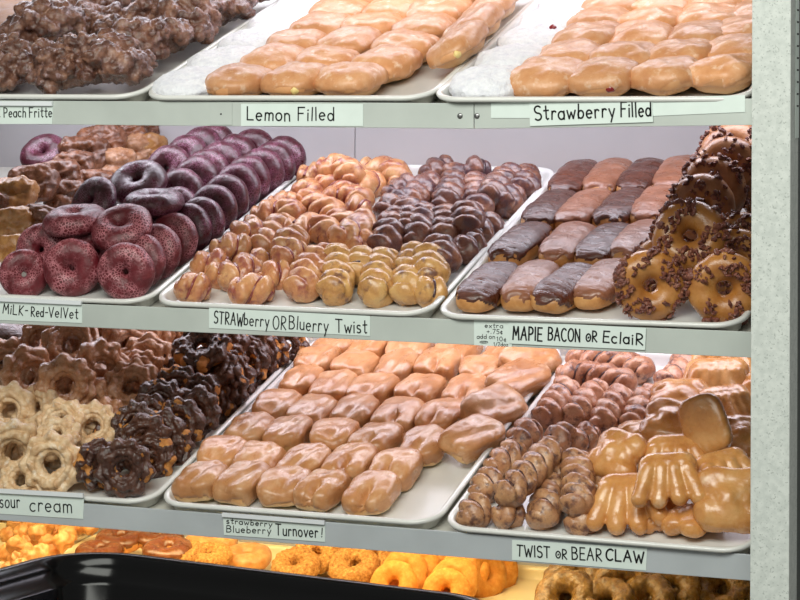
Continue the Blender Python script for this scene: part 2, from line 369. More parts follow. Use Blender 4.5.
# ------------------------------------------------------------------ the room and the display case
def struct(name, lo, hi, mat):
    return tag(box_obj(name, lo, hi, MAT[mat]), kind='structure')
struct('floor', (-3, -5, -.05), (4, 2.2, 0), 'floor')
struct('wall_back', (-3, 2.1, 0), (4, 2.2, 3), 'wall')
case = empty('display_case', (0, .3, 0))
tag(case, 'donut display case with pale speckled post and four sloping shelves', 'display case')
case_inv = Matrix.Translation((0, -.3, 0))
def cpart(name, lo, hi, mat, xf=None, bev=0.0, parent=None, lab=None):
    o = box_obj(name, lo, hi, MAT[mat] if isinstance(mat, str) else mat, None, bev, (case_inv @ xf) if xf is not None else case_inv)
    o.parent = parent or case
    if lab: o['label'] = lab
    return o
XL, XR = -1.0, .965
for k in 'TMBL':
    cpart('shelf', (XL, .004, -.030), (XR, .675, -.0235), 'shelf', shelf_mat(k))
    y, z, t = SH[k]
    if k == 'T':
        xj = on_y(473.5, 116, y).x
        dz = .0
        cpart('front_rail', (XL, y + .002, z - .043), (xj - .0006, y + .007, z - .0075), 'rail', bev=.0006)
        sh = Matrix.Translation((xj, 0, z - .025)) @ Matrix.Rotation(-.022, 4, 'Y') @ Matrix.Translation((-xj, 0, -(z - .025)))
        r2 = cpart('front_rail', (xj + .0006, y + .002, z - .043), (XR, y + .007, z - .0075), 'rail', sh, bev=.0006)
        for px in (460, 477):
            p = on_y(px, 116, y + .002); bm = bmesh.new()
            bmesh.ops.create_uvsphere(bm, u_segments=14, v_segments=8, radius=.0042)
            for v in bm.verts: v.co = Vector((v.co.x, v.co.y * .45, v.co.z)) + p
            add_box(bm, (p.x - .0032, p.y - .0022, p.z - .0005), (p.x + .0032, p.y - .0016, p.z + .0005))
            bmesh.ops.transform(bm, matrix=case_inv, verts=bm.verts[:])
            mesh_obj('screw', from_bm('screw', bm, True), MAT['screw'], case)
    elif k != 'L':
        cpart('front_rail', (XL, y + .002, z - .042), (XR, y + .007, z - .0065), 'rail' if k == 'M' else 'rail2', bev=.0006)
YB = .70
xs = on_y(355, 145, YB).x
cpart('back_panel', (XL, YB, .60), (xs - .0008, YB + .015, 1.95), 'wall'); cpart('back_panel', (xs + .0008, YB, .60), (XR, YB + .015, 1.95), 'wall')
px0, px1 = on_y(751, 300, -.135).x, on_y(790, 300, -.135).x
cpart('post', (px0, -.135, .05), (px1, -.086, 2.1), 'post', bev=.001, lab='pale speckled laminate corner post')
cpart('end_panel', (XR + .004, -.08, .05), (XR + .016, YB, 1.95), 'dark')
cpart('end_panel', (XL - .016, -.08, .05), (XL, YB, 1.95), 'dark')
cpart('top_panel', (XL, -.05, 1.93), (XR, YB, 1.95), 'shelf')
cpart('base_cabinet', (XL, .03, .0), (XR, YB, .60), 'shelf')
for (cx_, cy_, cz_, ln) in ((.05, .16, .315 + Z0 + .30, 1.75), (.10, .09, .315 + Z0 + .025, 1.65), (.10, .14, Z0 + .03, 1.65)):
    pass
# printed notice on the side of the post
nt = empty('notice_sheet', (px1 + .0006, -.098, 1.6))
tag(nt, 'printed notice with lines of small text taped to the side of the post', 'notice')
za, zb = on_y(797, 138, -.1).z, 1.75
box_obj('sheet', (0, -.010, za - 1.6), (.0005, .010, zb - 1.6), MAT['paper'], nt)
bm = bmesh.new()
for i in range(9):
    zz = on_y(797, 10 + i * 12, -.1).z - 1.6
    for j in range(3): add_box(bm, (.0005, -.004 + j * .004, zz - .0012), (.0008, -.0012 + j * .004, zz + .0012))
mesh_obj('text_lines', from_bm('text_lines', bm), MAT['ink'], nt)

# ------------------------------------------------------------------ trays
TW, TD = .457, .66
def rrect(w, d, ins, R, z, seg=8):
    r = max(R - ins, .006); out = []
    x0, x1, y0, y1 = ins, w - ins, ins, d - ins
    for cx_, cy_, a in ((x1 - r, y0 + r, -PI / 2), (x1 - r, y1 - r, 0), (x0 + r, y1 - r, PI / 2), (x0 + r, y0 + r, PI)):
        for i in range(seg + 1):
            t = a + PI / 2 * i / seg; out.append((cx_ + r * math.cos(t), cy_ + r * math.sin(t), z))
    return out
def loops_mesh(name, loops, close=True, smooth=True):
    n = len(loops[0]); V = [p for l in loops for p in l]; Fc = []
    for i in range(len(loops) - 1):
        for j in range(n): Fc.append((i * n + j, i * n + (j + 1) % n, (i + 1) * n + (j + 1) % n, (i + 1) * n + j))
    Fc.append(tuple(range(n))); Fc.append(tuple((len(loops) - 1) * n + j for j in range(n - 1, -1, -1)))
    return fix(mk(name, V, Fc, smooth))
def tray_mesh():
    R = .046
    prof = [(.022, -.0232), (.014, -.0215), (.0105, -.006), (.004, -.0062), (.001, -.0048), (0, -.002), (.0012, .0006), (.004, .0016), (.008, .0012), (.0105, -.001), (.0125, -.006), (.0165, -.0175), (.0185, -.0196), (.022, -FLOOR)]
    return loops_mesh('serving_tray', [rrect(TW, TD, a, R, z) for a, z in prof])
TRAYMESH = tray_mesh(); TRAYWARM = TRAYMESH.copy()
def tray(k, x, y, rot, label, mesh=TRAYMESH, mat='tray', dz=0.0):
    m = shelf_mat(k) @ Matrix.Translation((x, y, dz)) @ Matrix.Rotation(rot, 4, 'Z')
    return tag(put(('serving_tray', mesh, MAT[mat]), m, label, 'tray'), group='bakery trays')
tray('T', .038, -.006, .012, 'white rimmed tray under the lemon filled donuts on the top shelf')
tray('T', .496, -.010, .022, 'white rimmed tray under the strawberry filled donuts on the top shelf', dz=.001)
tray('T', -.423, -.003, .0, 'white rimmed tray under the dark fritters on the top shelf')
tray('M', -.002, 0, -.006, 'white rimmed tray under the fruit twists on the middle shelf')
tray('M', .463, -.008, .018, 'white rimmed tray under the eclairs on the middle shelf', dz=.001)
tray('M', -.463, 0, .0, 'white rimmed tray under the red velvet donuts on the middle shelf')
tray('B', .019, .006, .0, 'white rimmed tray under the turnovers on the third shelf')
tray('B', .483, -.004, -.01, 'white rimmed tray under the bear claws on the third shelf', dz=.001)
tray('B', -.442, .004, .0, 'white rimmed tray under the sour cream donuts on the third shelf')
for x, l in ((-.915, 'cream tray under the donut holes on the lowest shelf'), (-.452, 'cream tray under the chocolate rings on the lowest shelf'), (.008, 'cream tray under the crumb and orange rings on the lowest shelf'), (.468, 'cream tray under the golden rings on the lowest shelf')):
    if x < -.7: x = -.915
    tray('L', x, 0, 0, l, TRAYWARM, 'trayw')
#@@ITEMS
# ------------------------------------------------------------------ pastry kinds
ORD = ['front', 'second', 'third', 'fourth', 'fifth', 'sixth', 'seventh', 'eighth']
def nth(i, n):
    if n == 1: return 'only one'
    return 'leftmost' if i == 0 else 'rightmost' if i == n - 1 else f'{["", "second", "third", "fourth", "fifth", "sixth", "seventh"][i]} from left'
def rj(a): return random.uniform(-a, a)

def inside(k, m, ymin):         # keep a piece behind the front rim of its tray
    f = shelf_mat(k); l = f.inverted() @ m; d = ymin - l.translation.y
    return f @ Matrix.Translation((0, max(0, d), 0)) @ l
def b_filled(seed, fill=None):
    o = seed * 7.7
    B = Ball(.0480, .0545, .0205, .78, .72, disp=lambda P: fbm(P * 26 + o, 2) * .0042 - .004 * np.exp(-((P[..., 2] + .012) / .004) ** 2))
    w = fbm(B.P * 42 + o + 3, 2)
    off = np.where(B.P[..., 2] > -.006 + .012 * w, .0009, -.003) + .0005 * fbm(B.P * 120 + o, 2)
    parts = [('body', B.mesh('body'), G['glazed']), ('glaze', B.mesh('glaze', off), G['fglaze'])]
    if fill:
        bl = Ball(.008, .008, .006, disp=lambda P: noise(P * 140 + o) * .0012).mesh('filling')
        bl.transform(Matrix.Translation((.022, -.047, -.002)))
        parts.append(('filling', bl, G[fill]))
    return ('filled_donut', parts)
def b_powder(seed, jam=False):
    o = seed * 3.1
    B = Ball(.056, .060, .022, .9, .9, nu=64, nv=36, disp=lambda P: fbm(P * 30 + o, 2) * .004 + fbm(P * 160 + o, 3) * .0016)
    parts = [('body', B.mesh('body'), G['sugar'])]
    if jam: 
        j = Ball(.006, .005, .004, disp=lambda P: noise(P * 160 + o) * .0012).mesh('jam_filling'); j.transform(Matrix.Translation((.030, .004, .0205))); parts.append(('jam_filling', j, G['jam']))
    return ('powdered_donut', parts)
def b_turnover(seed, slit):
    o = seed * 5.3
    def d(P):
        r = fbm(P * 26 + o, 2) * .0034
        if slit:
            x0 = .008 * math.sin(seed * 2 + .6)
            r = r - .017 * np.exp(-((P[..., 0] - x0) / .0062) ** 2) * sstep(.012, -.03, P[..., 1]) * sstep(-.02, .0, P[..., 2])
        else: r = r + .003 * np.sin(P[..., 0] * 60 + o) * sstep(0, .012, P[..., 2]) - .003 * np.exp(-((P[..., 0] - .012 - .3 * P[..., 1]) / .009) ** 2) * (P[..., 2] > 0)
        return r
    B = Ball(.0345, .0475, .0205, .56, .56, nu=112, nv=34, disp=d)
    w = fbm(B.P * 36 + o + 3, 2)
    off = np.where(B.P[..., 2] > -.0130 + .007 * w + .006 * sstep(-.03, -.046, B.P[..., 1]), .0007, -.003) + .0006 * fbm(B.P * (70, 40, 70) + o, 2)
    return ('turnover', [('body', B.mesh('body'), G['turn']), ('glaze', B.mesh('glaze', off), G['tglaze'])])
def b_eclair(seed, icing):
    o = seed * 4.9
    B = Ball(.0320, .069, .0200, .74, .6, nu=72, nv=36, disp=lambda P: fbm(P * 24 + o, 2) * .0022)
    w = fbm(B.P * 50 + o, 2)
    off = np.where(B.P[..., 2] > .001 + .009 * w + .004 * sstep(-.045, -.06, B.P[..., 1]), .0018, -.003) + .0020 * np.abs(fbm(B.P * (36, 130, 50) + o, 2))
    return ('eclair', [('bun', B.mesh('bun'), G['bun']), ('icing', B.mesh('icing', off), G[icing])])
def b_velvet(seed, mat):
    o = seed * 2.9
    T = Torus(.0248, .0205, .0172, disp=lambda P, th, ph: fbm(P * 36 + o, 2) * .0014 - .003 * np.exp(-((ph - 5.2) / .22) ** 2))
    return ('red_velvet_donut', fix(T.mesh('red_velvet_donut')), G[mat])
def oldf(seed, R=.0315, r=.0165, amp=1.0):
    o = seed * 6.1
    def d(P, th, ph):
        pet = np.cos(th * 9 + 1.1 * np.sin(th * 2 + o) + o)
        outer = sstep(-.2, 1, np.cos(ph - .35))
        groove = np.exp(-((np.mod(ph, 2 * PI) - 1.15 - .2 * np.sin(th * 3 + o)) / .22) ** 2)
        return amp * (.0036 * pet * outer - .0075 * groove * (.7 + .6 * noise(P * 60 + o)) + fbm(P * 70 + o, 3) * .0024 + .0028 * np.abs(noise(P * 80 + o)) - .003 * np.exp(-((np.mod(ph, 2 * PI) - 2.2) / .15) ** 2) )
    return Torus(R, r, r * .92, nu=128, nv=52, disp=d)
def b_oldf(seed, mat, name='sour_cream_donut', **k):
    return (name, fix(oldf(seed, **k).mesh(name)), G[mat])
def b_ochoc(seed):
    T = oldf(seed); o = seed
    n = fbm(T.P * 38 + o * 9.0, 2)
    z = T.P[..., 2]
    off = np.where((z > -.003 + .010 * n) & (n < .42), .0016, -.0035) + .0012 * fbm(T.P * 150 + o, 2)
    return ('chocolate_sour_cream_donut', [('dough', fix(T.mesh('dough')), G['crumb']), ('chocolate_glaze', fix(T.mesh('chocolate_glaze', off)), G['ochoc'])])
def b_fritter(seed):
    rg = np.random.default_rng(seed + 40); parts = [((-.030, 0, 0), (.030, .004, 0), .030, .028, .8)]
    for i in range(34):
        a = rg.uniform(0, 2 * PI); b = rg.uniform(-.5, 1.25); rr = rg.uniform(.0075, .0175)
        p = np.array([.055 * math.cos(a) * math.cos(b), .040 * math.sin(a) * math.cos(b), .026 * math.sin(b)]); p[:2] *= rg.uniform(.8, 1.08)
        q = p + rg.normal(size=3) * .008; parts.append((p, q, rr, rr * .8, .9))
    return ('fritter', remesh('fritter', parts, .0028, 3, lambda c: fbm(c * 80 + seed, 4) * .0044), G['fritter'])
def b_claw(seed, nf=4, fold=False):
    rg = np.random.default_rng(seed + 90); parts = []
    parts += [((-.022, .024, 0), (.022, .024, 0), .024, .024, .82), ((-.02, .014, .000), (.02, .014, .000), .020, .020, .7)]
    for i in range(nf):
        x = (i - (nf - 1) / 2) * (.064 / (nf - 1)); s = 1.42 if not fold else 1.1
        parts.append(((x * .9, .014, .006), (x * s, -.038 + .35 * abs(x) + rg.uniform(-.007, .007) + (.014 if fold else 0), -.008 + rg.uniform(-.004, .006)), .0146, .0140, 1.0))
    return ('bear_claw', remesh('bear_claw', parts, .0022, 3, lambda c: fbm(c * 30 + seed, 2) * .0016), G['claw'])
def b_clawback(seed):
    parts = [((-.02, .018, 0), (.02, .018, 0), .026, .027, .75), ((-.022, -.014, 0), (.024, -.018, 0), .026, .024, .75), ((0, 0, .004), (.012, .004, .004), .03, .028, .7)]
    return ('bear_claw', remesh('bear_claw', parts, .003, 5, lambda c: fbm(c * 30 + seed, 2) * .004), G['claw'])
def b_bacon(seed, ring='bring'):
    o = seed * 3.7; rg = np.random.default_rng(seed)
    T = Torus(.0300, .0202, .0190, disp=lambda P, th, ph: fbm(P * 30 + o, 2) * .0022)
    bm = bmesh.new()
    for i in range(350 if ring == 'bring' else 150):
        th = rg.uniform(0, 2 * PI); ph = rg.uniform(-.1, 2.1)
        if noise(np.array([[math.cos(th) * 1.7 + o, math.sin(th) * 1.7, ph * .8]]))[0] < -.10: continue
        a, b = int(th / 2 / PI * T.nu) % T.nu, int((ph % (2 * PI)) / 2 / PI * T.nv) % T.nv
        s = rg.uniform(.0019, .0050); p = T.P[a, b] + T.N[a, b] * s * .35
        g = bmesh.ops.create_icosphere(bm, subdivisions=2, radius=s)['verts']
        q = Euler(rg.uniform(0, 6, 3)).to_matrix()
        ns = noise(np.array([v.co for v in g]) * (1.1 / s) + rg.uniform(0, 40))
        for v, w_ in zip(g, ns): v.co = q @ Vector((v.co.x * 1.2, v.co.y, v.co.z * .6)) * (1 + .7 * float(w_)) + Vector(p)
    return ('bacon_donut', [('ring', fix(T.mesh('ring')), G[ring]), ('bacon_crumbs', from_bm('bacon_crumbs', bm), G['bacon'])])
def b_ring(seed, mat, name, R=.031, r=.0205, amp=.002, fr=30):
    o = seed * 3.3
    T = Torus(R, r, r * .9, disp=lambda P, th, ph: fbm(P * fr + o, 3) * amp)
    return (name, fix(T.mesh(name)), G[mat])
def b_choc_ring(seed):
    o = seed * 3.3
    T = Torus(.031, .021, .0185, disp=lambda P, th, ph: fbm(P * 28 + o, 2) * .0018)
    off = np.where(T.P[..., 2] > .001 + .005 * fbm(T.P * 40 + o, 2), .0016, -.003)
    return ('chocolate_ring_donut', [('ring', fix(T.mesh('ring')), G['hole']), ('icing', fix(T.mesh('icing', off)), G['cicing'])])
def b_hole(seed):
    o = seed * 2.2
    return ('donut_hole', Ball(.0175, .0175, .016, nu=28, nv=18, disp=lambda P: fbm(P * 90 + o, 3) * .005).mesh('donut_hole'), G['hole'])
def b_bar(seed, mat):
    o = seed * 4.4
    B = Ball(.040, .030, .019, .75, .7, nu=56, nv=30, disp=lambda P: fbm(P * 50 + o, 3) * .006 - .006 * np.exp(-((P[..., 1] + .004 * np.sin(P[..., 0] * 120)) / .004) ** 2) * (P[..., 2] > 0))
    return ('buttermilk_bar', B.mesh('buttermilk_bar'), G[mat])
def twist(k, pts, kind, label, r=.0195, cat='twist', group=None):
    """two strands of dough wound round a line of filling through the picked points (u, v, h)"""
    W = [at(k, *(p if len(p) == 3 else (*p, .022))) for p in pts]
    c = sum(W, Vector()) / len(W)
    path = spline([w - c for w in W], 60)
    # run on by about one radius at both ends
    e0 = path[0] - path[1]; e1 = path[-1] - path[-2]
    path = np.vstack([path[0] + e0 / np.linalg.norm(e0) * r * .5, path, path[-1] + e1 / np.linalg.norm(e1) * r * .5])
    path = spline(path[::6], 90)
    path = spline(path[::4], 110)
    L = np.linalg.norm(np.diff(path, axis=0), axis=1); s = np.concatenate([[0], np.cumsum(L)])
    T, A, B = frames(path)
    q_ = np.clip(np.minimum(s, s[-1] - s) / (r * .8), 0, 1); end = np.sqrt(np.clip(1 - (1 - q_) ** 2, .01, 1))
    ph0 = random.uniform(0, 6); rate = 2 * PI / (r * 2.5); o = random.uniform(0, 50)
    root = empty('dough_twist', c); tag(root, label, cat, group)
    m = {'c': ('cinn', 'cfill'), 'l': ('cinl', 'cfill'), 's': ('sstr', 'sfill'), 'b': ('bstr', 'bfill'), 'd': ('bdark', 'bfill')}[kind]
    ns = 40; ph = np.linspace(0, 2 * PI, ns, endpoint=False); a = ph[None, :] - ph0 - s[:, None] * rate
    dirs = np.cos(ph)[None, :, None] * A[:, None] + .92 * np.sin(ph)[None, :, None] * B[:, None]
    rad = r * (.66 + .42 * np.abs(np.cos(a)) ** .75 * (.35 + .65 * end[:, None]))
    P = path[:, None] + dirs * (rad * end[:, None])[..., None]
    P = P + dirs * (r * .13 * fbm(P * 38 + o, 3) * end[:, None])[..., None]
    mesh_obj('dough', fix(mk('dough', P.reshape(-1, 3), faces_grid(110, ns, False, True) + [tuple(range(ns)), tuple(range(110 * ns - 1, 109 * ns - 1, -1))])), G[m[0]], root)
    for q in (PI / 2, 3 * PI / 2):   # the filling squeezed out along the two seams
        f = ph0 + q + s * rate
        hel = path + (r * .69 * end)[:, None] * (np.cos(f)[:, None] * A + .92 * np.sin(f)[:, None] * B)
        mesh_obj('filling', sweep('filling', hel[10:-10], r * (.105 + .07 * noise(hel[10:-10] * 60 + o)), 8), G[m[1]], root)
    return root

# ------------------------------------------------------------------ top shelf: fritters, lemon filled, strawberry filled
FR = [(64, 78, .034, 20, 0, 1.0, 'brown fritter in the front of the tray, left half cut by a dark gap'),
      (114, 66, .040, -25, 5, 1.15, 'large brown knobbly fritter at the front right of the fritter tray'),
      (12, 72, .032, 70, 0, 1.0, 'dark crumbly fritter at the front left edge of the photo'),
      (66, 56, .056, 10, 10, .9, 'pale lumpy fritter lying on top of the front fritters'),
      (42, 27, .060, 30, 20, 1.1, 'dark purple brown fritter leaning against the flat golden pastry'),
      (88, 26, .034, -10, 0, .9, 'small fritter with a pale end behind the front pair'),
      (120, 28, .034, 15, 0, .9, 'dark fritter in the shadowed gap behind the front pair'),
      (152, 44, .042, 60, 8, 1.1, 'long brown fritter beside the tray rim, nearest the front'),
      (186, 28, .042, 55, 8, 1.1, 'brown fritter beside the tray rim, second from the front'),
      (218, 10, .042, 60, 8, 1.05, 'brown fritter beside the tray rim, third from the front'),
      (160, 14, .048, 20, 0, 1.05, 'fritter in the middle of the heap near the top of the photo'),
      (96, 4, .044, -20, 0, 1.0, 'fritter cut by the top of the photo, left of centre of the heap'),
      (128, 0, .046, 35, 0, 1.0, 'fritter cut by the top of the photo, right of centre of the heap'),
      (248, -8, .040, 50, 0, 1.0, 'farthest fritter against the tray rim at the top of the photo'),
      (192, -2, .05, 10, 0, 1.0, 'fritter at the top of the photo beside the rim row'),
      (-14, 60, .03, 10, 0, 1.0, 'fritter mostly hidden past the left edge of the photo')]
for i, (u, v, h, yw, tl, s, lab) in enumerate(FR):
    put(proto(('fr', i % 6), lambda: b_fritter(i % 6)), inside('T', pose('T', u, v, h, yw, tl, 0, 0, s), .074), lab, 'fritter', 'apple and peach fritters')
slab = Ball(.10, .085, .028, .6, .6, disp=lambda P: fbm(P * 18, 3) * .004).mesh('flat_pastry')
put(('flat_pastry', slab, G['tan']), pose('T', 8, 26, .045, 10, 6), 'flat golden pastry in the top left corner behind the fritters', 'pastry')

LEM = [[(240, 82), (296, 81), (352, 80)], [(274, 63), (328, 63), (386, 65)], [(297, 46), (348, 45), (406, 48)], [(322, 30), (372, 29), (424, 30)], [(340, 14), (394, 13), (440, 13)], [(364, 0), (412, -2), (460, -3)], [(384, -14), (432, -16), (478, -18)]]
for r, row in enumerate(LEM):
    for i, (u, v) in enumerate(row):
        sd = (r * 3 + i) % 4
        put(proto(('fl', sd), lambda: b_filled(sd, 'lemon' if sd in (1, 3) else None)), pose('T', u, v, .023, rj(10), rj(4), 0, rj(4), (1.0 + rj(.04), 1.0 + rj(.04), 1.08)),
            f'glazed lemon filled donut, {nth(i, len(row))} in the {ORD[r]} row of its tray', 'donut', 'glazed lemon filled donuts')
for i, (u, v) in enumerate([(458, 46), (474, 27), (490, 10), (504, -8)]):
    put(proto(('fl', 1), lambda: b_filled(1, 'lemon')), pose('T', u, v, .040, 4 + rj(4), 0, 0, -24, (.86, 1.25, 1.1)),
        f'glazed lemon filled donut leaning on the right tray rim, {["nearest the front", "second from the front", "third from the front", "farthest"][i]}', 'donut', 'glazed lemon filled donuts')
for i, (u, v) in enumerate([(194, 84), (226, 63), (256, 43), (286, 23), (312, 5), (334, -12)]):
    put(proto(('pw', i % 3), lambda: b_powder(i % 3, False)), pose('T', u, v, .020, rj(20), 0, 0, 0, (1.08, 1.02, .9)),
        f'powdered sugar donut on the lemon tray, {["nearest the front", "second", "third", "fourth", "fifth", "farthest"][i]} along the left rim', 'donut', 'powdered lemon donuts')
STR = [[(548, 79), (604, 78), (666, 76), (724, 73)], [(568, 60), (626, 60), (682, 58), (738, 54)], [(588, 41), (641, 41), (702, 40), (750, 36)], [(600, 24), (652, 24), (712, 23), (758, 18)], [(614, 8), (665, 7), (722, 6), (766, 2)], [(632, -8), (680, -9), (732, -10)], [(650, -22), (696, -24), (744, -24)]]
for r, row in enumerate(STR):
    for i, (u, v) in enumerate(row):
        sd = 4 + (r * 2 + i) % 4
        put(proto(('fl', sd), lambda: b_filled(sd, 'jam' if sd == 5 else None)), pose('T', u, v, .024, rj(10), rj(4), 0, rj(4), (1.06 + rj(.04), 1.02 + rj(.04), 1.1)),
            f'glazed strawberry filled donut, {nth(i, len(row))} in the {ORD[r]} row of its tray', 'donut', 'glazed strawberry filled donuts')
for i, (u, v) in enumerate([(490, 83), (514, 62), (534, 42), (555, 24), (574, 6), (592, -12)]):
    put(proto(('pw', 4 + i % 3), lambda: b_powder(4 + i % 3, i % 3 == 2)), pose('T', u, v, .022, rj(20), 0, 0, 0, (1.0, 1.02, .95)),
        f'powdered sugar donut on the strawberry tray, {["nearest the front", "second", "third", "fourth", "fifth", "farthest"][i]} along the left rim', 'donut', 'powdered strawberry donuts')
def sugar_drift(k, corners, label):
    n, m = 90, 40; a, b, c, d = [shelf_mat(k).inverted() @ at(k, *p, .0) for p in corners]; V = []
    for i in range(n):
        for j in range(m):
            s, t = i / (n - 1), j / (m - 1); p = a.lerp(b, s).lerp(d.lerp(c, s), t)
            e = min(1, min(s, 1 - s) * 9) * min(1, min(t, 1 - t) * 5)
            z = -.003 + e * (.016 + .010 * float(fbm(np.array([[p.x * 40, p.y * 40, 1.]]), 3)[0]))
            V.append((p.x, p.y, -FLOOR + z))
    o = mesh_obj('powdered_sugar', mk('powdered_sugar', V, faces_grid(n, m, False, False)), G['sugar'])
    o.matrix_world = shelf_mat(k); tag(o, label, 'sugar', None, 'stuff')
sugar_drift('T', [(166, 94), (236, 94), (350, -10), (312, -10)], 'loose powdered sugar drifted along the left side of the lemon tray')
sugar_drift('T', [(462, 96), (534, 95), (600, -10), (560, -10)], 'loose powdered sugar drifted along the left side of the strawberry tray')

# ------------------------------------------------------------------ middle shelf: buttermilk bars and red velvet rings
BAR = [(12, 224, .040, 10, 65, 1.0, 'gold', 'golden buttermilk bar standing at the left edge above the front velvet donuts'),
       (38, 220, .040, -10, 70, .9, 'brown', 'brown buttermilk bar standing behind the front left velvet donut'),
       (12, 196, .066, 5, 45, 1.15, 'gold', 'glossy golden brown buttermilk bar on top of the pile at the left edge'),
       (34, 184, .060, 12, 55, 1.1, 'brown', 'brown buttermilk bar second along the pile from the left edge'),
       (56, 178, .058, 20, 60, 1.1, 'brown', 'brown buttermilk bar third along the pile from the left edge'),
       (72, 168, .056, 22, 60, 1.0, 'brown', 'brown buttermilk bar in the middle of the pile beside a dark gap'),
       (84, 154, .058, 20, 50, 1.15, 'brown', 'large smooth brown buttermilk bar near the top of the pile'),
       (102, 143, .060, 20, 50, 1.1, 'brown', 'brown buttermilk bar just under the front rail, left of the peak'),
       (124, 134, .060, 25, 50, 1.1, 'brown', 'brown buttermilk bar at the peak of the pile under the rail'),
       (112, 166, .030, 25, 65, 1.1, 'caramel', 'lighter buttermilk bar below the peak of the pile'),
       (130, 152, .032, 30, 65, 1.1, 'caramel', 'lighter buttermilk bar at the far right side of the pile'),
       (146, 150, .030, 30, 70, 1.0, 'gold', 'tan buttermilk bar at the right end of the pile by the wall'),
       (66, 196, .032, 20, 60, 1.0, 'brown', 'brown buttermilk bar low in the pile above the side lying velvet donut'),
       (92, 186, .028, 20, 55, 1.0, 'brown', 'brown buttermilk bar low in the pile behind the purple donut'),
       (140, 132, .052, 25, 55, .95, 'brown', 'small buttermilk bar right of the peak under the rail'),
       (-8, 210, .05, 0, 60, 1.0, 'brown', 'buttermilk bar cut by the left edge of the photo'), (18, 250, .03, 0, 60, .9, 'gold', 'golden buttermilk bar behind the leftmost front velvet donut')]
for i, (u, v, h, yw, tl, s, mt, lab) in enumerate(BAR):
    put(proto(('bar', i % 4, mt), lambda: b_bar(i % 4, mt)), pose('M', u, v, h, yw, tl, 0, rj(8), s), lab, 'bar', 'buttermilk bars')
VEL = [(24, 274, .036, 35, 78, .98, 'velvet', 'red velvet donut standing at the front left edge, its ring facing right'),
       (72, 268, .042, 18, 76, 1.16, 'velvet', 'red velvet donut standing upright at the front with frosty speckled face, middle of three'),
       (126, 272, .040, 14, 74, 1.14, 'velvet', 'red velvet donut standing at the front right beside the tray corner'),
       (42, 250, .050, 10, 60, 1.1, 'velvet', 'speckled red velvet donut leaning behind the two front left ones'),
       (98, 252, .045, 10, 72, 1.1, 'velvet', 'red velvet donut showing only its rim behind the middle front one'),
       (75, 221, .092, 5, -4, 1.30, 'velvet', 'red velvet donut lying flat and side on with dripped glaze along its edge'),
       (122, 228, .086, 10, 22, 1.24, 'velvet', 'shiny red velvet donut lying tilted on top of the front row'),
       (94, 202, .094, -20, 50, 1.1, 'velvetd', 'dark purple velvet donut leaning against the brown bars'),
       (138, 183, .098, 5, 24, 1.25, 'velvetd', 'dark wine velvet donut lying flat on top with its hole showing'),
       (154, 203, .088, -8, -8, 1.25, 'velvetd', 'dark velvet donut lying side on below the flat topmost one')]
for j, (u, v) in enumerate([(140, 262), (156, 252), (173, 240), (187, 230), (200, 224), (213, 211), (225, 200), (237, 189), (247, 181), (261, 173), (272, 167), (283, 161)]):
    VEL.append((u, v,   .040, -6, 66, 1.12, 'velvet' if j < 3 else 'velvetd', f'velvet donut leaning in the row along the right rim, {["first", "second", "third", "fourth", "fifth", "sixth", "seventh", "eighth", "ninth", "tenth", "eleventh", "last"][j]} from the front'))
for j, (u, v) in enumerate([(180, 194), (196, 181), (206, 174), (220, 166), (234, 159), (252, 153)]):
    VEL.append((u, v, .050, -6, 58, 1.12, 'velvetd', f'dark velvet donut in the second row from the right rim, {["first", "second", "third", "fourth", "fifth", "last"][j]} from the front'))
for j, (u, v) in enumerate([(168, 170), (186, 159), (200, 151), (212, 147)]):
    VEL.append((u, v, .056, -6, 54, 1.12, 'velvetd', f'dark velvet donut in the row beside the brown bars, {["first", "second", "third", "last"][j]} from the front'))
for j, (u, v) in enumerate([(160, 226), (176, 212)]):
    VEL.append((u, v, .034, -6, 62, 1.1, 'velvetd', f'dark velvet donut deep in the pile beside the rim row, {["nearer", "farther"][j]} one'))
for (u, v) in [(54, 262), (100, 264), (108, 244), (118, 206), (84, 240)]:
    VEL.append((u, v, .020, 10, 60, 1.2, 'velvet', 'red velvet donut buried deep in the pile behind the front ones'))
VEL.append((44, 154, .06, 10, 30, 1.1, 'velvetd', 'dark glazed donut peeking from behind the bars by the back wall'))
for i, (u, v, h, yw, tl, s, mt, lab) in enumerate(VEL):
    put(proto(('vel', i % 4, mt), lambda: b_velvet(i % 4, mt)), pose('M', u, v, h, yw, tl, rj(180), 0, s * .89), lab, 'donut', 'red velvet donuts')

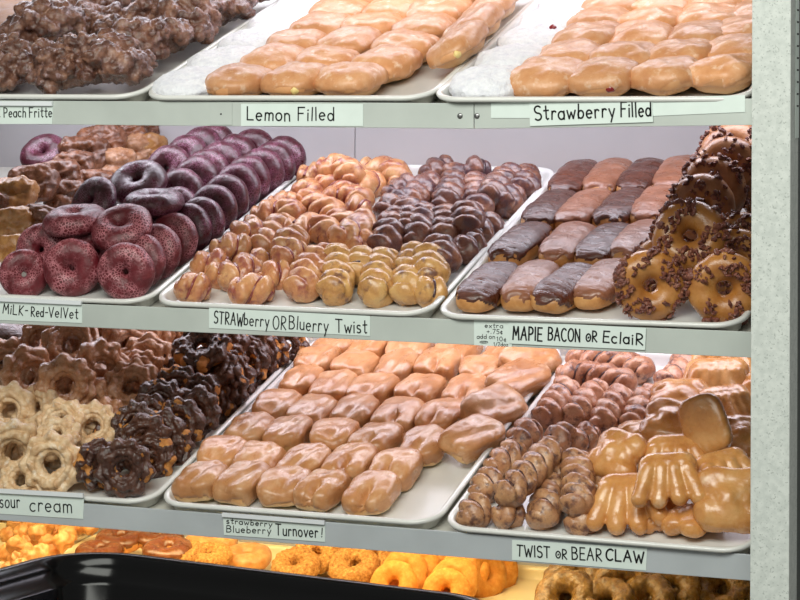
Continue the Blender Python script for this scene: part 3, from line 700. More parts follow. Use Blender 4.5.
# ------------------------------------------------------------------ middle shelf: fruit twists
def tw(k, kind, rows, what, group, r=.0265):
    for pts, lab in rows: twist(k, pts, 'd' if kind == 'b' and pts[0][1] < 272 else 'l' if kind == 'c' and pts[0][1] > 450 else kind, f'{what} {lab}', r, group=group)
H1 = .024
tw('M', 's', [
    ([(182, 290), (212, 285)], 'at the front left corner of the tray'),
    ([(198, 268), (230, 261)], 'just behind the front left corner'),
    ([(236, 292), (276, 287)], 'lying in the front row, second from the left'),
    ([(228, 279), (258, 265)], 'tucked between the front row and the next, near the left'),
    ([(218, 253, .03), (252, 243, .03)], 'lying beside the left rim above the front corner'),
    ([(300, 290), (312, 266), (326, 252)], 'pointing forward with a blunt pale end, left of the blueberry ones'),
    ([(282, 262, .03), (300, 246, .035)], 'standing up behind the second front piece'),
    ([(240, 237, .034), (262, 226, .034)], 'with a flat red top beside the left rim'),
    ([(262, 250), (276, 232), (284, 222)], 'slanting away behind the left front pieces'),
    ([(286, 252, .036), (294, 234, .04)], 'stacked like a barrel in the middle left'),
    ([(258, 217), (282, 212), (300, 218)], 'lying crosswise by the left rim halfway back'),
    ([(290, 232), (318, 228), (332, 238)], 'curled in the middle of the tray'),
    ([(290, 207), (306, 204), (338, 216)], 'long crosswise piece left of the red capped one'),
    ([(274, 208), (296, 203)], 'short piece beside the left rim two thirds back'),
    ([(352, 210, .036), (372, 208, .036)], 'with a flat dark red cap in the middle'),
    ([(298, 193), (324, 194)], 'small piece with a smooth end by the left rim'),
    ([(318, 204), (344, 199), (372, 203)], 'crosswise piece below the curved bundle at the back'),
    ([(322, 186), (344, 190), (366, 186), (374, 178)], 'curved bundle lying at the back left'),
    ([(304, 180, .028), (328, 172, .036)], 'brown smooth piece at the back left corner'),
    ([(322, 170, .044), (342, 169, .044), (356, 180, .044)], 'arched over the back left bundle'),
    ([(364, 172), (390, 172), (402, 182)], 'pale arch at the middle of the back row'),
    ([(338, 240, .032), (358, 230, .03), (364, 222)], 'slanting piece beside the blueberry half'),
    ([(334, 222), (354, 228)], 'short dark piece in the very middle'),
    ([(214, 277, .016), (236, 271, .016)], 'low piece filling the gap behind the front left pair'),
    ([(268, 279, .016), (290, 270, .016)], 'low piece in the gap left of the first pale blunt end'),
    ([(246, 270, .016), (268, 258, .018)], 'low piece in the second row behind the long front one'),
    ([(318, 280, .014), (322, 262, .016)], 'low piece wedged between the strawberry and blueberry front ends'),
    ([(352, 250, .016), (372, 240, .016)], 'low piece in the gap below the middle dark ones'),
], 'strawberry twist', 'strawberry twists')
tw('M', 'b', [
    ([(334, 292), (340, 268), (330, 254)], 'front row, first from the left with a pale blunt end'),
    ([(376, 294), (380, 270), (388, 256)], 'front row, second from the left with a pale blunt end'),
    ([(408, 293), (412, 268), (418, 252)], 'front row, third from the left with a pale blunt end'),
    ([(360, 274), (364, 256)], 'behind the gap of the first two front ends'),
    ([(424, 294), (444, 286)], 'lying low at the front right corner'),
    ([(432, 278, .034), (428, 254, .034)], 'standing block near the front right corner'),
    ([(444, 262, .032), (438, 244, .034)], 'above the front right block beside the rim'),
    ([(384, 246), (392, 228), (396, 216)], 'curved dark piece in the middle with a pale foot'),
    ([(408, 232), (410, 216), (404, 206)], 'dark piece in the middle, right of the curved one'),
    ([(418, 240), (424, 222), (420, 210)], 'dark piece two behind the third front end'),
    ([(408, 206), (418, 194), (434, 180)], 'long dark strand running back from the middle'),
    ([(446, 240), (446, 222), (444, 214)], 'stacked dark strand right of the middle, nearer half'),
    ([(446, 206), (454, 188), (458, 172)], 'ringed dark strand running to the back row'),
    ([(470, 228, .036), (466, 210, .036)], 'two lobed chunk with pale ends near the right rim'),
    ([(480, 212), (478, 192), (472, 182)], 'winding strand behind the two lobed chunk'),
    ([(492, 198, .036), (502, 180, .032)], 'big brown end showing near the right rim'),
    ([(472, 172, .034), (486, 166, .034)], 'pale piece at the back with a square top'),
    ([(504, 206), (512, 192)], 'small piece beside the right rim at the back'),
    ([(524, 192), (524, 172)], 'last piece at the back right corner'),
    ([(430, 176), (450, 165)], 'pale pink piece at the middle of the back edge'),
    ([(474, 240, .018), (496, 222, .018)], 'low dark piece lying along the right rim'),
    ([(462, 254, .018), (478, 242, .018)], 'brown piece along the right rim nearer the front'),
    ([(394, 196), (412, 184)], 'dark piece left of the long strand at the back'),
    ([(388, 212), (400, 200)], 'dark knot beside the red capped strawberry piece'),
    ([(500, 186, .03), (512, 172, .03)], 'pale folded piece left of the back right corner'),
], 'blueberry twist', 'blueberry twists')

# ------------------------------------------------------------------ middle shelf: eclairs and bacon rings
ECL = [[(489, 287, 'c'), (531, 286, 'm'), (567, 289, 'c'), (604, 284, 'm')],
       [(521, 246, 'c'), (568, 246, 'm'), (605, 247, 'c'), (638, 244, 'm')],
       [(551, 212, 'c'), (584, 211, 'm'), (622, 211, 'c'), (656, 208, 'm')],
       [(575, 181, 'c'), (609, 180, 'm'), (643, 180, 'c'), (676, 177, 'm')]]
for r, row in enumerate(ECL):
    for i, (u, v, c) in enumerate(row):
        sd = (r + i) % 3
        put(proto(('ec', sd, c), lambda: b_eclair(sd, 'choc' if c == 'c' else 'maple')), inside('M', pose('M', u, v, .021, -3 + rj(4) - (8 if (r, i) == (0, 2) else 0), 0, 0, rj(4), (1.02, 1.08, 1.05)), .088),
            f'{"chocolate" if c == "c" else "maple"} iced eclair, {nth(i, 4)} in the {ORD[r]} row', 'eclair', 'eclairs in rows')
BAC = [(664, 270, .030, 10, 60, 1.0, 2, 'bring', 'bacon donut hidden in the gap behind the two front ones'), (736, 262, .040, 10, 70, 1.0, 1, 'bring', 'bacon donut right behind the front one at the post'), (700, 222, .06, 10, 60, 1.0, 3, 'bring', 'bacon donut pressed behind the tilted top one'),
       (650, 285, .050, 24, 76, 1.02, 0, 'bring', 'bacon topped maple donut standing at the front, left of the pair'),
       (725, 288, .050, 16, 76, 1.04, 1, 'bring', 'bacon topped maple donut standing at the front against the post'),
       (690, 236, .092, 12, 50, 1.08, 2, 'bring', 'bacon topped maple donut lying tilted across the two front ones'),
       (702, 207, .088, 5, 66, 1.02, 3, 'dring', 'bacon donut standing just behind the tilted top one'),
       (712, 190, .092, 5, 62, 1.06, 0, 'dring', 'dark rimmed bacon donut third in the stack going back'),
       (728, 172, .100, 10, 64, 1.12, 1, 'dring', 'big brown backed donut in the stack below the dark crumbly ones'),
       (734, 154, .110, 0, 40, 1.1, 2, 'dring', 'dark crumbly donut high in the stack against the post'),
       (742, 138, .110, 0, 40, 1.1, 3, 'dring', 'topmost dark donut under the rail against the post'),
       (744, 246, .050, 10, 74, 1.0, 3, 'bring', 'bacon donut mostly hidden behind the front right one'),
       (740, 214, .040, 10, 70, 1.05, 1, 'dring', 'dark donut low in the stack beside the post')]
for (u, v, h, yw, tl, s, sd, rg_, lab) in BAC:
    o = put(proto(('bac', sd, rg_), lambda: b_bacon(sd + 11, rg_)), pose('M', u, v, h, yw, tl, sd * 77 + u, 0, s), lab, 'donut', 'maple bacon donuts')
    for c in o.children:
        if c.name.startswith('bacon_crumbs'): c['kind'] = 'stuff'

# ------------------------------------------------------------------ third shelf: sour cream donuts
def lots(k, rows, key, build, cat, group, n=4, f=1.0):
    for i, (u, v, h, yw, tl, s, lab) in enumerate(rows):
        put(proto((key, i % n), lambda: build(i % n)), pose(k, u, v, h, yw, tl, rj(180), 0, s * f), lab, cat, group)
lots('B', [(14, 452, .050, 22, 80, 1.22, 'cream glazed sour cream donut standing at the left edge with its dark hole facing out'),
           (52, 464, .046, 15, 66, 1.18, 'cream glazed sour cream donut at the front leaning beside the golden one'),
           (56, 438, .070, 0, 30, .95, 'pale sour cream donut lying on top of the two front cream ones'),
           (22, 480, .020, 10, 40, .9, 'cream glazed donut low at the front edge of the tray'),
           (60, 424, .072, 0, 45, 1.0, 'pale glazed donut behind the front cream pair'),
           (92, 428, .062, 20, 45, 1.05, 'pinkish glazed donut left of the golden broken one'),
           (36, 410, .068, -10, 50, 1.0, 'light glazed donut under the brown ring with the big hole'),
           (10, 412, .070, 10, 60, 1.1, 'light brown donut standing at the left edge above the cream ones'),
           (-12, 440, .05, 20, 70, 1.1, 'cream donut cut by the left edge of the photo')], 'cr', lambda s: b_oldf(s, 'cream'), 'donut', 'cream glazed sour cream donuts', 4, .86)
lots('B', [(66, 386, .096, 22, 74, 1.14, 'brown glazed sour cream donut facing out with a big round hole'),
           (46, 390, .050, 20, 60, 1.2, 'brown glazed donut showing through the big hole from behind'), (84, 392, .052, 20, 60, 1.2, 'brown glazed donut filling the dark behind the ring with the hole'), (100, 352, .07, 20, 60, 1.2, 'brown glazed donut behind the upper edge on ones'),
           (28, 376, .094, 60, 78, 1.16, 'brown glazed donut standing edge on at the left of the ring with the hole'),
           (100, 370, .096, 50, 80, 1.16, 'brown glazed donut standing edge on with a scalloped rim, right of the hole'),
           (124, 348, .086, 55, 80, 1.14, 'brown glazed donut standing edge on just under the rail'),
           (132, 388, .076, 20, 40, 1.14, 'brown glazed donut lying tilted in the middle of the heap'),
           (72, 346, .112, 25, 40, 1.2, 'brown glazed donut tilted on top with a frilled edge'),
           (44, 344, .104, 5, 55, 1.1, 'brown glazed donut behind the frilled one at left'),
           (96, 342, .096, 20, 60, 1.05, 'small brown donut right of the frilled one'),
           (148, 338, .080, 50, 76, 1.1, 'brown glazed donut standing under the rail left of the chocolate ring'),
           (146, 362, .078, 20, 50, 1.1, 'brown glazed donut leaning left of the dark chocolate ring'),
           (140, 376, .07, 20, 56, 1.0, 'brown glazed donut in the gap beside the chocolate ones'),
           (168, 338, .072, 50, 76, 1.05, 'orange brown donut standing behind the chocolate ring under the rail'),
           (8, 366, .080, 30, 70, 1.1, 'brown glazed donut at the left edge below the dark dome'),
           (106, 424, .05, 20, 60, .95, 'brown donut deep in the heap behind the golden broken one'),
           (90, 404, .06, 10, 60, 1.0, 'brown donut in the shadow below the scalloped edge on one')], 'ca', lambda s: b_oldf(s + 5, 'caramel'), 'donut', 'brown glazed sour cream donuts', 4, .90)
lots('B', [(124, 468, .044, 18, 74, 1.18, 'chocolate glazed donut standing at the front facing out, next to the tray corner'),
           (98, 464, .040, 60, 80, 1.05, 'golden broken donut standing edge on with chocolate along one side'),
           (146, 440, .050, 10, 66, 1.1, 'chocolate donut leaning behind the front one'),
           (162, 436, .042, 5, 66, 1.1, 'chocolate donut second along the tray rim with golden edge'),
           (180, 424, .044, 5, 66, 1.1, 'chocolate donut third along the tray rim'),
           (196, 412, .046, 5, 66, 1.1, 'chocolate donut fourth along the tray rim'),
           (222, 388, .046, 0, 66, 1.24, 'large chocolate donut standing with a thin golden rim'),
           (198, 396, .060, 0, 54, 1.0, 'chocolate donut tucked left of the large golden rimmed one'),
           (202, 348, .108, 8, 24, 1.28, 'glossy chocolate ring lying flat on top of the heap'),
           (244, 364, .048, 20, 66, 1.12, 'chocolate donut with a broken golden edge near the rail'),
           (246, 350, .066, 20, 66, 1.1, 'chocolate donut under the rail, left of the last two'),
           (266, 352, .044, 10, 70, 1.12, 'chocolate donut second last along the rim under the rail'),
           (286, 346, .040, 10, 70, 1.05, 'last chocolate donut at the back of the rim row'),
           (176, 390, .066, 20, 56, 1.1, 'chocolate donut with golden dough showing in the middle of the heap'),
           (134, 424, .066, 10, 50, .95, 'chocolate donut with a pale chip above the front one'),
           (178, 364, .070, 20, 40, 1.1, 'dark chocolate donut in the shade under the flat ring'), (226, 364, .060, 10, 60, 1.0, 'dark chocolate donut right behind the flat ring'),
           (112, 448, .030, 10, 60, 1.1, 'chocolate donut low between the golden one and the front one'), (150, 458, .026, 10, 70, 1.1, 'chocolate donut low against the tray rim behind the front one'),
           (168, 446, .026, 8, 70, 1.1, 'chocolate donut low against the tray rim, next behind'), (210, 402, .030, 6, 70, 1.1, 'chocolate donut low against the rim beside the large golden rimmed one'),
           (232, 380, .036, 6, 68, 1.1, 'chocolate donut against the rim below the broken golden edge'), (256, 358, .040, 10, 68, 1.15, 'chocolate donut against the rim right under the rail'),
           (212, 368, .080, 10, 40, 1.1, 'chocolate donut under the right side of the flat ring'), (160, 404, .064, 20, 50, 1.1, 'chocolate donut in the middle of the heap beside brown ones'),
           (150, 420, .050, 20, 56, 1.1, 'chocolate donut in the middle of the heap, lower one'), (190, 374, .066, 10, 50, 1.1, 'chocolate donut below the flat ring, left one'),
           (226, 346, .080, 10, 50, 1.1, 'chocolate donut behind the flat ring by the rail')], 'oc', b_ochoc, 'donut', 'chocolate sour cream donuts', 5, .76)
lots('B', [(u, v, .030, 20, 50, 1.2, 'brown glazed donut buried deep in the sour cream heap') for u, v in [(20, 400), (46, 402), (74, 410), (104, 404), (124, 400), (120, 372), (30, 356), (60, 362), (86, 364), (110, 358), (136, 352), (160, 356), (14, 384), (0, 350), (56, 340), (112, 338)]], 'cd', lambda s: b_oldf(s + 5, 'caramel'), 'donut', 'brown glazed donuts deep in the heap')
lots('B', [(u, v, .024, 20, 60, 1.1, 'cream glazed donut buried behind the front cream pair') for u, v in [(36, 448), (76, 446), (0, 430), (88, 446), (28, 430)]], 'cx', lambda s: b_oldf(s, 'cream'), 'donut', 'cream glazed donuts buried in the heap')
dome = Ball(.055, .05, .036, .9, .9, disp=lambda P: fbm(P * 20, 2) * .003).mesh('chocolate_donut')
put(('chocolate_donut', dome, G['ochoc']), pose('B', 8, 342, .09, 0, 0), 'smooth dark chocolate dome at the left edge under the rail', 'donut')

# ------------------------------------------------------------------ third shelf: turnovers
TUR = [[(201, 481), (242, 483), (285, 486), (322, 490), (372, 493)], [(223, 455), (260, 461), (304, 464), (350, 466), (395, 470)],
       [(250, 431), (288, 435), (335, 436), (376, 441), (423, 446), (472, 438)], [(278, 408), (314, 413), (355, 413), (398, 418), (442, 418), (494, 410)],
       [(302, 383), (333, 390), (374, 391), (420, 391), (467, 393), (518, 381)], [(318, 362), (357, 367), (397, 368), (438, 366), (482, 372), (530, 361)], [(337, 345), (371, 348), (410, 350), (458, 352), (503, 356)]]
SL = {(0, 3), (0, 4), (1, 3), (1, 4), (2, 3), (3, 3), (3, 4), (4, 3), (4, 4), (5, 3)}
for r, row in enumerate(TUR):
    for i, (u, v) in enumerate(row):
        sl = (r, i) in SL; sd = (r * 2 + i) % 4; lean = (i == 5)
        put(proto(('tu', sd, sl), lambda: b_turnover(sd, sl)), inside('B', pose('B', u, v, .021 + (.012 if lean else 0), (-24 if lean else rj(7)), rj(4), 0, (18 if lean else rj(5)), (1.02 + rj(.05), (1.0 if not lean else 1.15) + rj(.05), 1.04 + rj(.08))), .064),
            f'glazed turnover{" with a slit front" if sl else ""}, {nth(i, len(row))} in the {ORD[r]} row', 'turnover', 'glazed turnovers in rows')

# ------------------------------------------------------------------ third shelf: cinnamon twists and bear claws
CT = 'cinnamon twist'
tw('B', 'c', [
    ([(470, 518), (482, 502)], 'at the front left corner of the tray'),
    ([(482, 492), (494, 476)], 'beside the left rim just behind the corner'),
    ([(496, 466, .022), (520, 448, .022)], 'beside the left rim behind the big top one'),
    ([(500, 517, .018), (522, 508, .018)], 'short one lying under the big top one'),
    ([(506, 496, .052), (528, 474, .056), (552, 446, .056)], 'big one lying on top pointing to the front'),
    ([(542, 518), (550, 492), (558, 472)], 'at the front right of the big top one'),
    ([(577, 506, .044), (578, 482, .046), (576, 456, .042)], 'with a round pale end beside the bear claw'),
    ([(576, 526, .014), (600, 508, .014)], 'low one partly under the front bear claw'),
    ([(518, 444, .030), (532, 426, .030)], 'beside the left rim, third up'),
    ([(546, 418), (560, 398), (570, 384)], 'second row from the back, first from the left'),
    ([(574, 418), (586, 402), (600, 386)], 'second row from the back, second from the left'),
    ([(602, 424), (612, 408), (624, 392)], 'second row from the back, third from the left'),
    ([(634, 424), (642, 408), (654, 392)], 'second row from the back, fourth from the left'),
    ([(556, 444, .036), (566, 430, .036)], 'stub right behind the big top one'),
    ([(576, 446), (588, 436), (600, 432)], 'short one left of the smooth bear claw'),
    ([(562, 376), (586, 374), (614, 380), (636, 386)], 'lying crosswise in the row before the last'),
    ([(572, 359), (600, 360), (628, 366), (654, 372)], 'lying crosswise in the last row'),
    ([(664, 386), (678, 374), (688, 356)], 'slanting one at the back beside the claws'),
    ([(600, 490, .02), (606, 470, .02)], 'dark one hidden beside the bear claws'),
    ([(542, 466, .02), (560, 452, .02)], 'dark one in the gap below the big top one'),
], CT, 'cinnamon twists', .0238)
CL = [('f', 628, 502, .040, 8, 24, 1.12, 'bear claw at the front left with four fingers pointing down to the rim'),
      ('f', 664, 488, .078, 14, 30, 1.0, 'bear claw lying on top with stubby fingers, centre of the front'),
      ('b', 724, 514, .052, 10, 46, 1.22, 'big smooth bear claw at the front right corner by the post'),
      ('b', 684, 532, .018, 80, 0, .95, 'bear claw lying flat under the front right one'),
      ('g', 652, 520, .022, 40, 20, .9, 'bear claw half hidden under the one on top'),
      ('b', 616, 456, .062, -25, 34, 1.05, 'smooth golden bear claw with striped back, left of the group'),
      ('f', 676, 462, .060, 12, 30, 1.06, 'bear claw behind the top one with fingers hanging down'),
      ('f', 728, 476, .062, 40, 26, 1.0, 'bear claw at the right with fingers spread beside the post'),
      ('b', 672, 424, .056, 0, 24, 1.1, 'rounded bear claw left of the upright slab'),
      ('g', 718, 384, .040, 8, 24, 1.16, 'bear claw near the back lying with fingers forward'),
      ('f', 722, 360, .030, 5, 30, 1.1, 'last bear claw at the back with a row of short fingers'),
      ('g', 728, 408, .044, 30, 20, 1.0, 'bear claw in the right column behind the slab'),
      ('b', 738, 438, .050, 20, 30, 1.0, 'bear claw against the post below the slab'),
      ('b', 680, 400, .038, 10, 10, 1.1, 'flat pinkish bear claw behind the rounded one'),
      ('g', 712, 385, .030, 0, 20, 1.2, 'wide bear claw third from the back, fingers forward'),
      ('b', 755, 390, .03, 0, 10, 1.0, 'bear claw mostly hidden by the post near the back'), ('b', 640, 440, .030, 10, 20, .9, 'bear claw piece low beside the cinnamon twists')]
for i, (kd, u, v, h, yw, tl, s, lab) in enumerate(CL):
    if kd == 'b': sp = proto(('cb', i % 3), lambda: b_clawback(i % 3))
    else: sp = proto(('cf', kd, i % 3), lambda: b_claw(i % 3, 4 if kd == 'f' else 5, kd == 'g'))
    put(sp, inside('B', pose('B', u, v, h, yw, tl, 0, rj(6), s * .93), .080), lab, 'bear claw', 'bear claws')
sl = Ball(.036, .014, .044, .55, .6, disp=lambda P: fbm(P * 26, 2) * .0025).mesh('bear_claw')
put(('bear_claw', sl, G['claw']), pose('B', 705, 425, .105, -10, -22, 0, -24, 1.0), 'flat slab shaped bear claw standing up on its end', 'bear claw', 'bear claws')

# ------------------------------------------------------------------ lowest shelf
HOL = [(-6 + c * 15 + (r % 2) * 7 + rj(3), 516 + r * 9 + rj(2)) for r in range(10) for c in range(7)]
HOL = [(u, v) for u, v in HOL if u >= 0 and v > 512 and u < 100 - (v - 524) * 1.75 + 4]
for i, (u, v) in enumerate(HOL):
    put(proto(('ho', i % 5), lambda: b_hole(i % 5)), pose('L', u, v, .028 + .012 * ((i * 7) % 3), rj(180), rj(30), 0, 0, .98 + rj(.08)), 'small lumpy orange glazed donut hole in the heap at the lower left', 'donut hole', 'orange donut holes')
for i, (u, v, h, yw, tl, lab) in enumerate([(120, 540, .040, 10, 8, 'chocolate topped ring lying at the left of the lowest tray'), (160, 538, .042, 10, 8, 'chocolate topped ring lying farther back, second from the left'),
        (168, 551, .050, 10, 8, 'chocolate topped ring lying in front of the second one'), (100, 553, .03, 0, 4, 'chocolate topped ring mostly hidden by the black tub')]):
    put(proto(('cc', i % 2), lambda: b_choc_ring(i % 2)), pose('L', u, v, h, yw, tl, 0, 0, .84), lab, 'donut', 'chocolate rings on the lowest shelf')
for i, (u, v, h, yw, tl, lab) in enumerate([(212, 541, .040, 10, 6, 'glazed orange ring lying behind the nut topped ones'), (246, 558, .024, 0, 6, 'glazed orange ring lying alone beside the crumb rings')]):
    put(proto(('gr', i), lambda: b_ring(i, 'hole', 'glazed_ring_donut')), pose('L', u, v, h, yw, tl, 0, 0, .92), lab, 'donut', 'glazed rings on the lowest shelf')
lots('L', [(184, 554, .044, 0, 10, 0.76, 'nut topped ring at the left edge of the black tub, left one'), (210, 556, .040, 0, 10, 0.76, 'nut topped ring beside the plain glazed ring'),
           (296, 566, .030, 10, 20, 0.84, 'crumb coated ring at the left of the crumb group'), (316, 555, .036, 10, 26, 0.84, 'crumb coated ring leaning, second from the left'),
           (332, 549, .034, 10, 20, 0.84, 'crumb coated ring at the back of the crumb group'), (354, 566, .034, 10, 26, 0.86, 'crumb coated ring in the middle by the tub rim'),
           (374, 556, .030, 10, 20, 0.84, 'crumb coated ring beside the orange rings')], 'cu', lambda s: b_ring(s, 'cring', 'crumb_donut', amp=.005, fr=110), 'donut', 'crumb rings on the lowest shelf', 3)
lots('L', [(394, 584, .030, 5, 56, 0.80, 'orange sugared ring nearest the tub, first from the left'), (404, 574, .034, 5, 56, 0.84, 'orange sugared ring second from the tub in the left row'),
           (416, 566, .036, 5, 56, 0.84, 'orange sugared ring third in the left row'), (424, 558, .034, 5, 56, 0.80, 'orange sugared ring farthest in the left row'),
           (446, 592, .030, 5, 56, 0.80, 'orange sugared ring nearest the tub in the right row'), (454, 582, .036, 5, 56, 0.84, 'orange sugared ring second in the right row'),
           (464, 572, .036, 5, 56, 0.84, 'orange sugared ring third in the right row'), (484, 574, .032, 60, 70, 0.88, 'orange sugared ring standing edge on at the right end'),
           (496, 568, .030, 60, 70, 0.88, 'orange sugared ring standing edge on, last at the right'), (474, 562, .030, 10, 50, 0.80, 'orange sugared ring at the back of the right row')], 'or', lambda s: b_ring(s, 'oring', 'orange_sugar_donut'), 'donut', 'orange rings on the lowest shelf', 3)
lots('L', [(566, 597, .034, 0, 40, 1.01, 'gold glazed ring nearest the frame bottom, first from the left'), (576, 582, .040, 5, 50, 1.06, 'gold glazed ring behind the first one'),
           (590, 575, .036, 5, 60, 1.01, 'gold glazed ring third, half behind the sign'), (625, 588, .040, 15, 66, 1.06, 'gold glazed ring standing with its hole facing out'),
           (672, 592, .036, -5, 46, 1.01, 'gold glazed ring leaning in the middle of the right group'), (664, 578, .034, 5, 46, 0.96, 'gold glazed ring behind the leaning one'),
           (690, 578, .034, 5, 46, 0.96, 'gold glazed ring behind the reddish one'), (722, 590, .038, 5, 40, 1.08, 'reddish gold ring beside the post'),
           (646, 600, .03, 0, 40, 0.96, 'gold glazed ring cut by the frame bottom between two others'), (748, 588, .034, 5, 46, 0.96, 'gold glazed ring half hidden by the post'), (606, 602, .03, 0, 30, 0.96, 'gold glazed ring at the frame bottom left of the upright one')], 'go', lambda s: b_ring(s, 'goldring', 'gold_glazed_donut', amp=.0032, fr=55), 'donut', 'gold rings on the lowest shelf', 4)

# ------------------------------------------------------------------ black tub on a counter before the case
ZT = Z0 - .335
pa, pb, pc = on_z(76, 546, ZT), on_z(520, 600, ZT), on_z(0, 588, ZT)
ex = (pb - pa).normalized(); ey = Vector((-ex.y, ex.x, 0)); 
tubm = Matrix.Translation(pa) @ Matrix(((ex.x, ey.x, 0, 0), (ex.y, ey.y, 0, 0), (0, 0, 1, 0), (0, 0, 0, 1)))
def tubloops():
    w, d, R = .72, .40, .11
    prof = [(.040, -.118), (.030, -.112), (.016, -.030), (.012, -.016), (.001, -.016), (-.002, -.012), (0, -.003), (.005, 0), (.014, -.001), (.020, -.006), (.024, -.016), (.028, -.030), (.036, -.034), (.040, -.040), (.050, -.100), (.058, -.108)]
    out = []
    for ins, z in prof:
        out.append([(x, y - d, zz) for x, y, zz in rrect(w, d, ins, R, z, 10)])
    return out
tub = mesh_obj('black_tub', loops_mesh('black_tub', tubloops()), MAT['black']); tub.matrix_world = tubm
tag(tub, 'glossy black plastic tub in the foreground below the donut shelves', 'tub')
ctr = box_obj('counter', (-1.2, -.86, 0), (1.6, -.18, ZT - .1182), MAT['counter']); tag(ctr, 'grey service counter under the black tub before the case', 'counter')

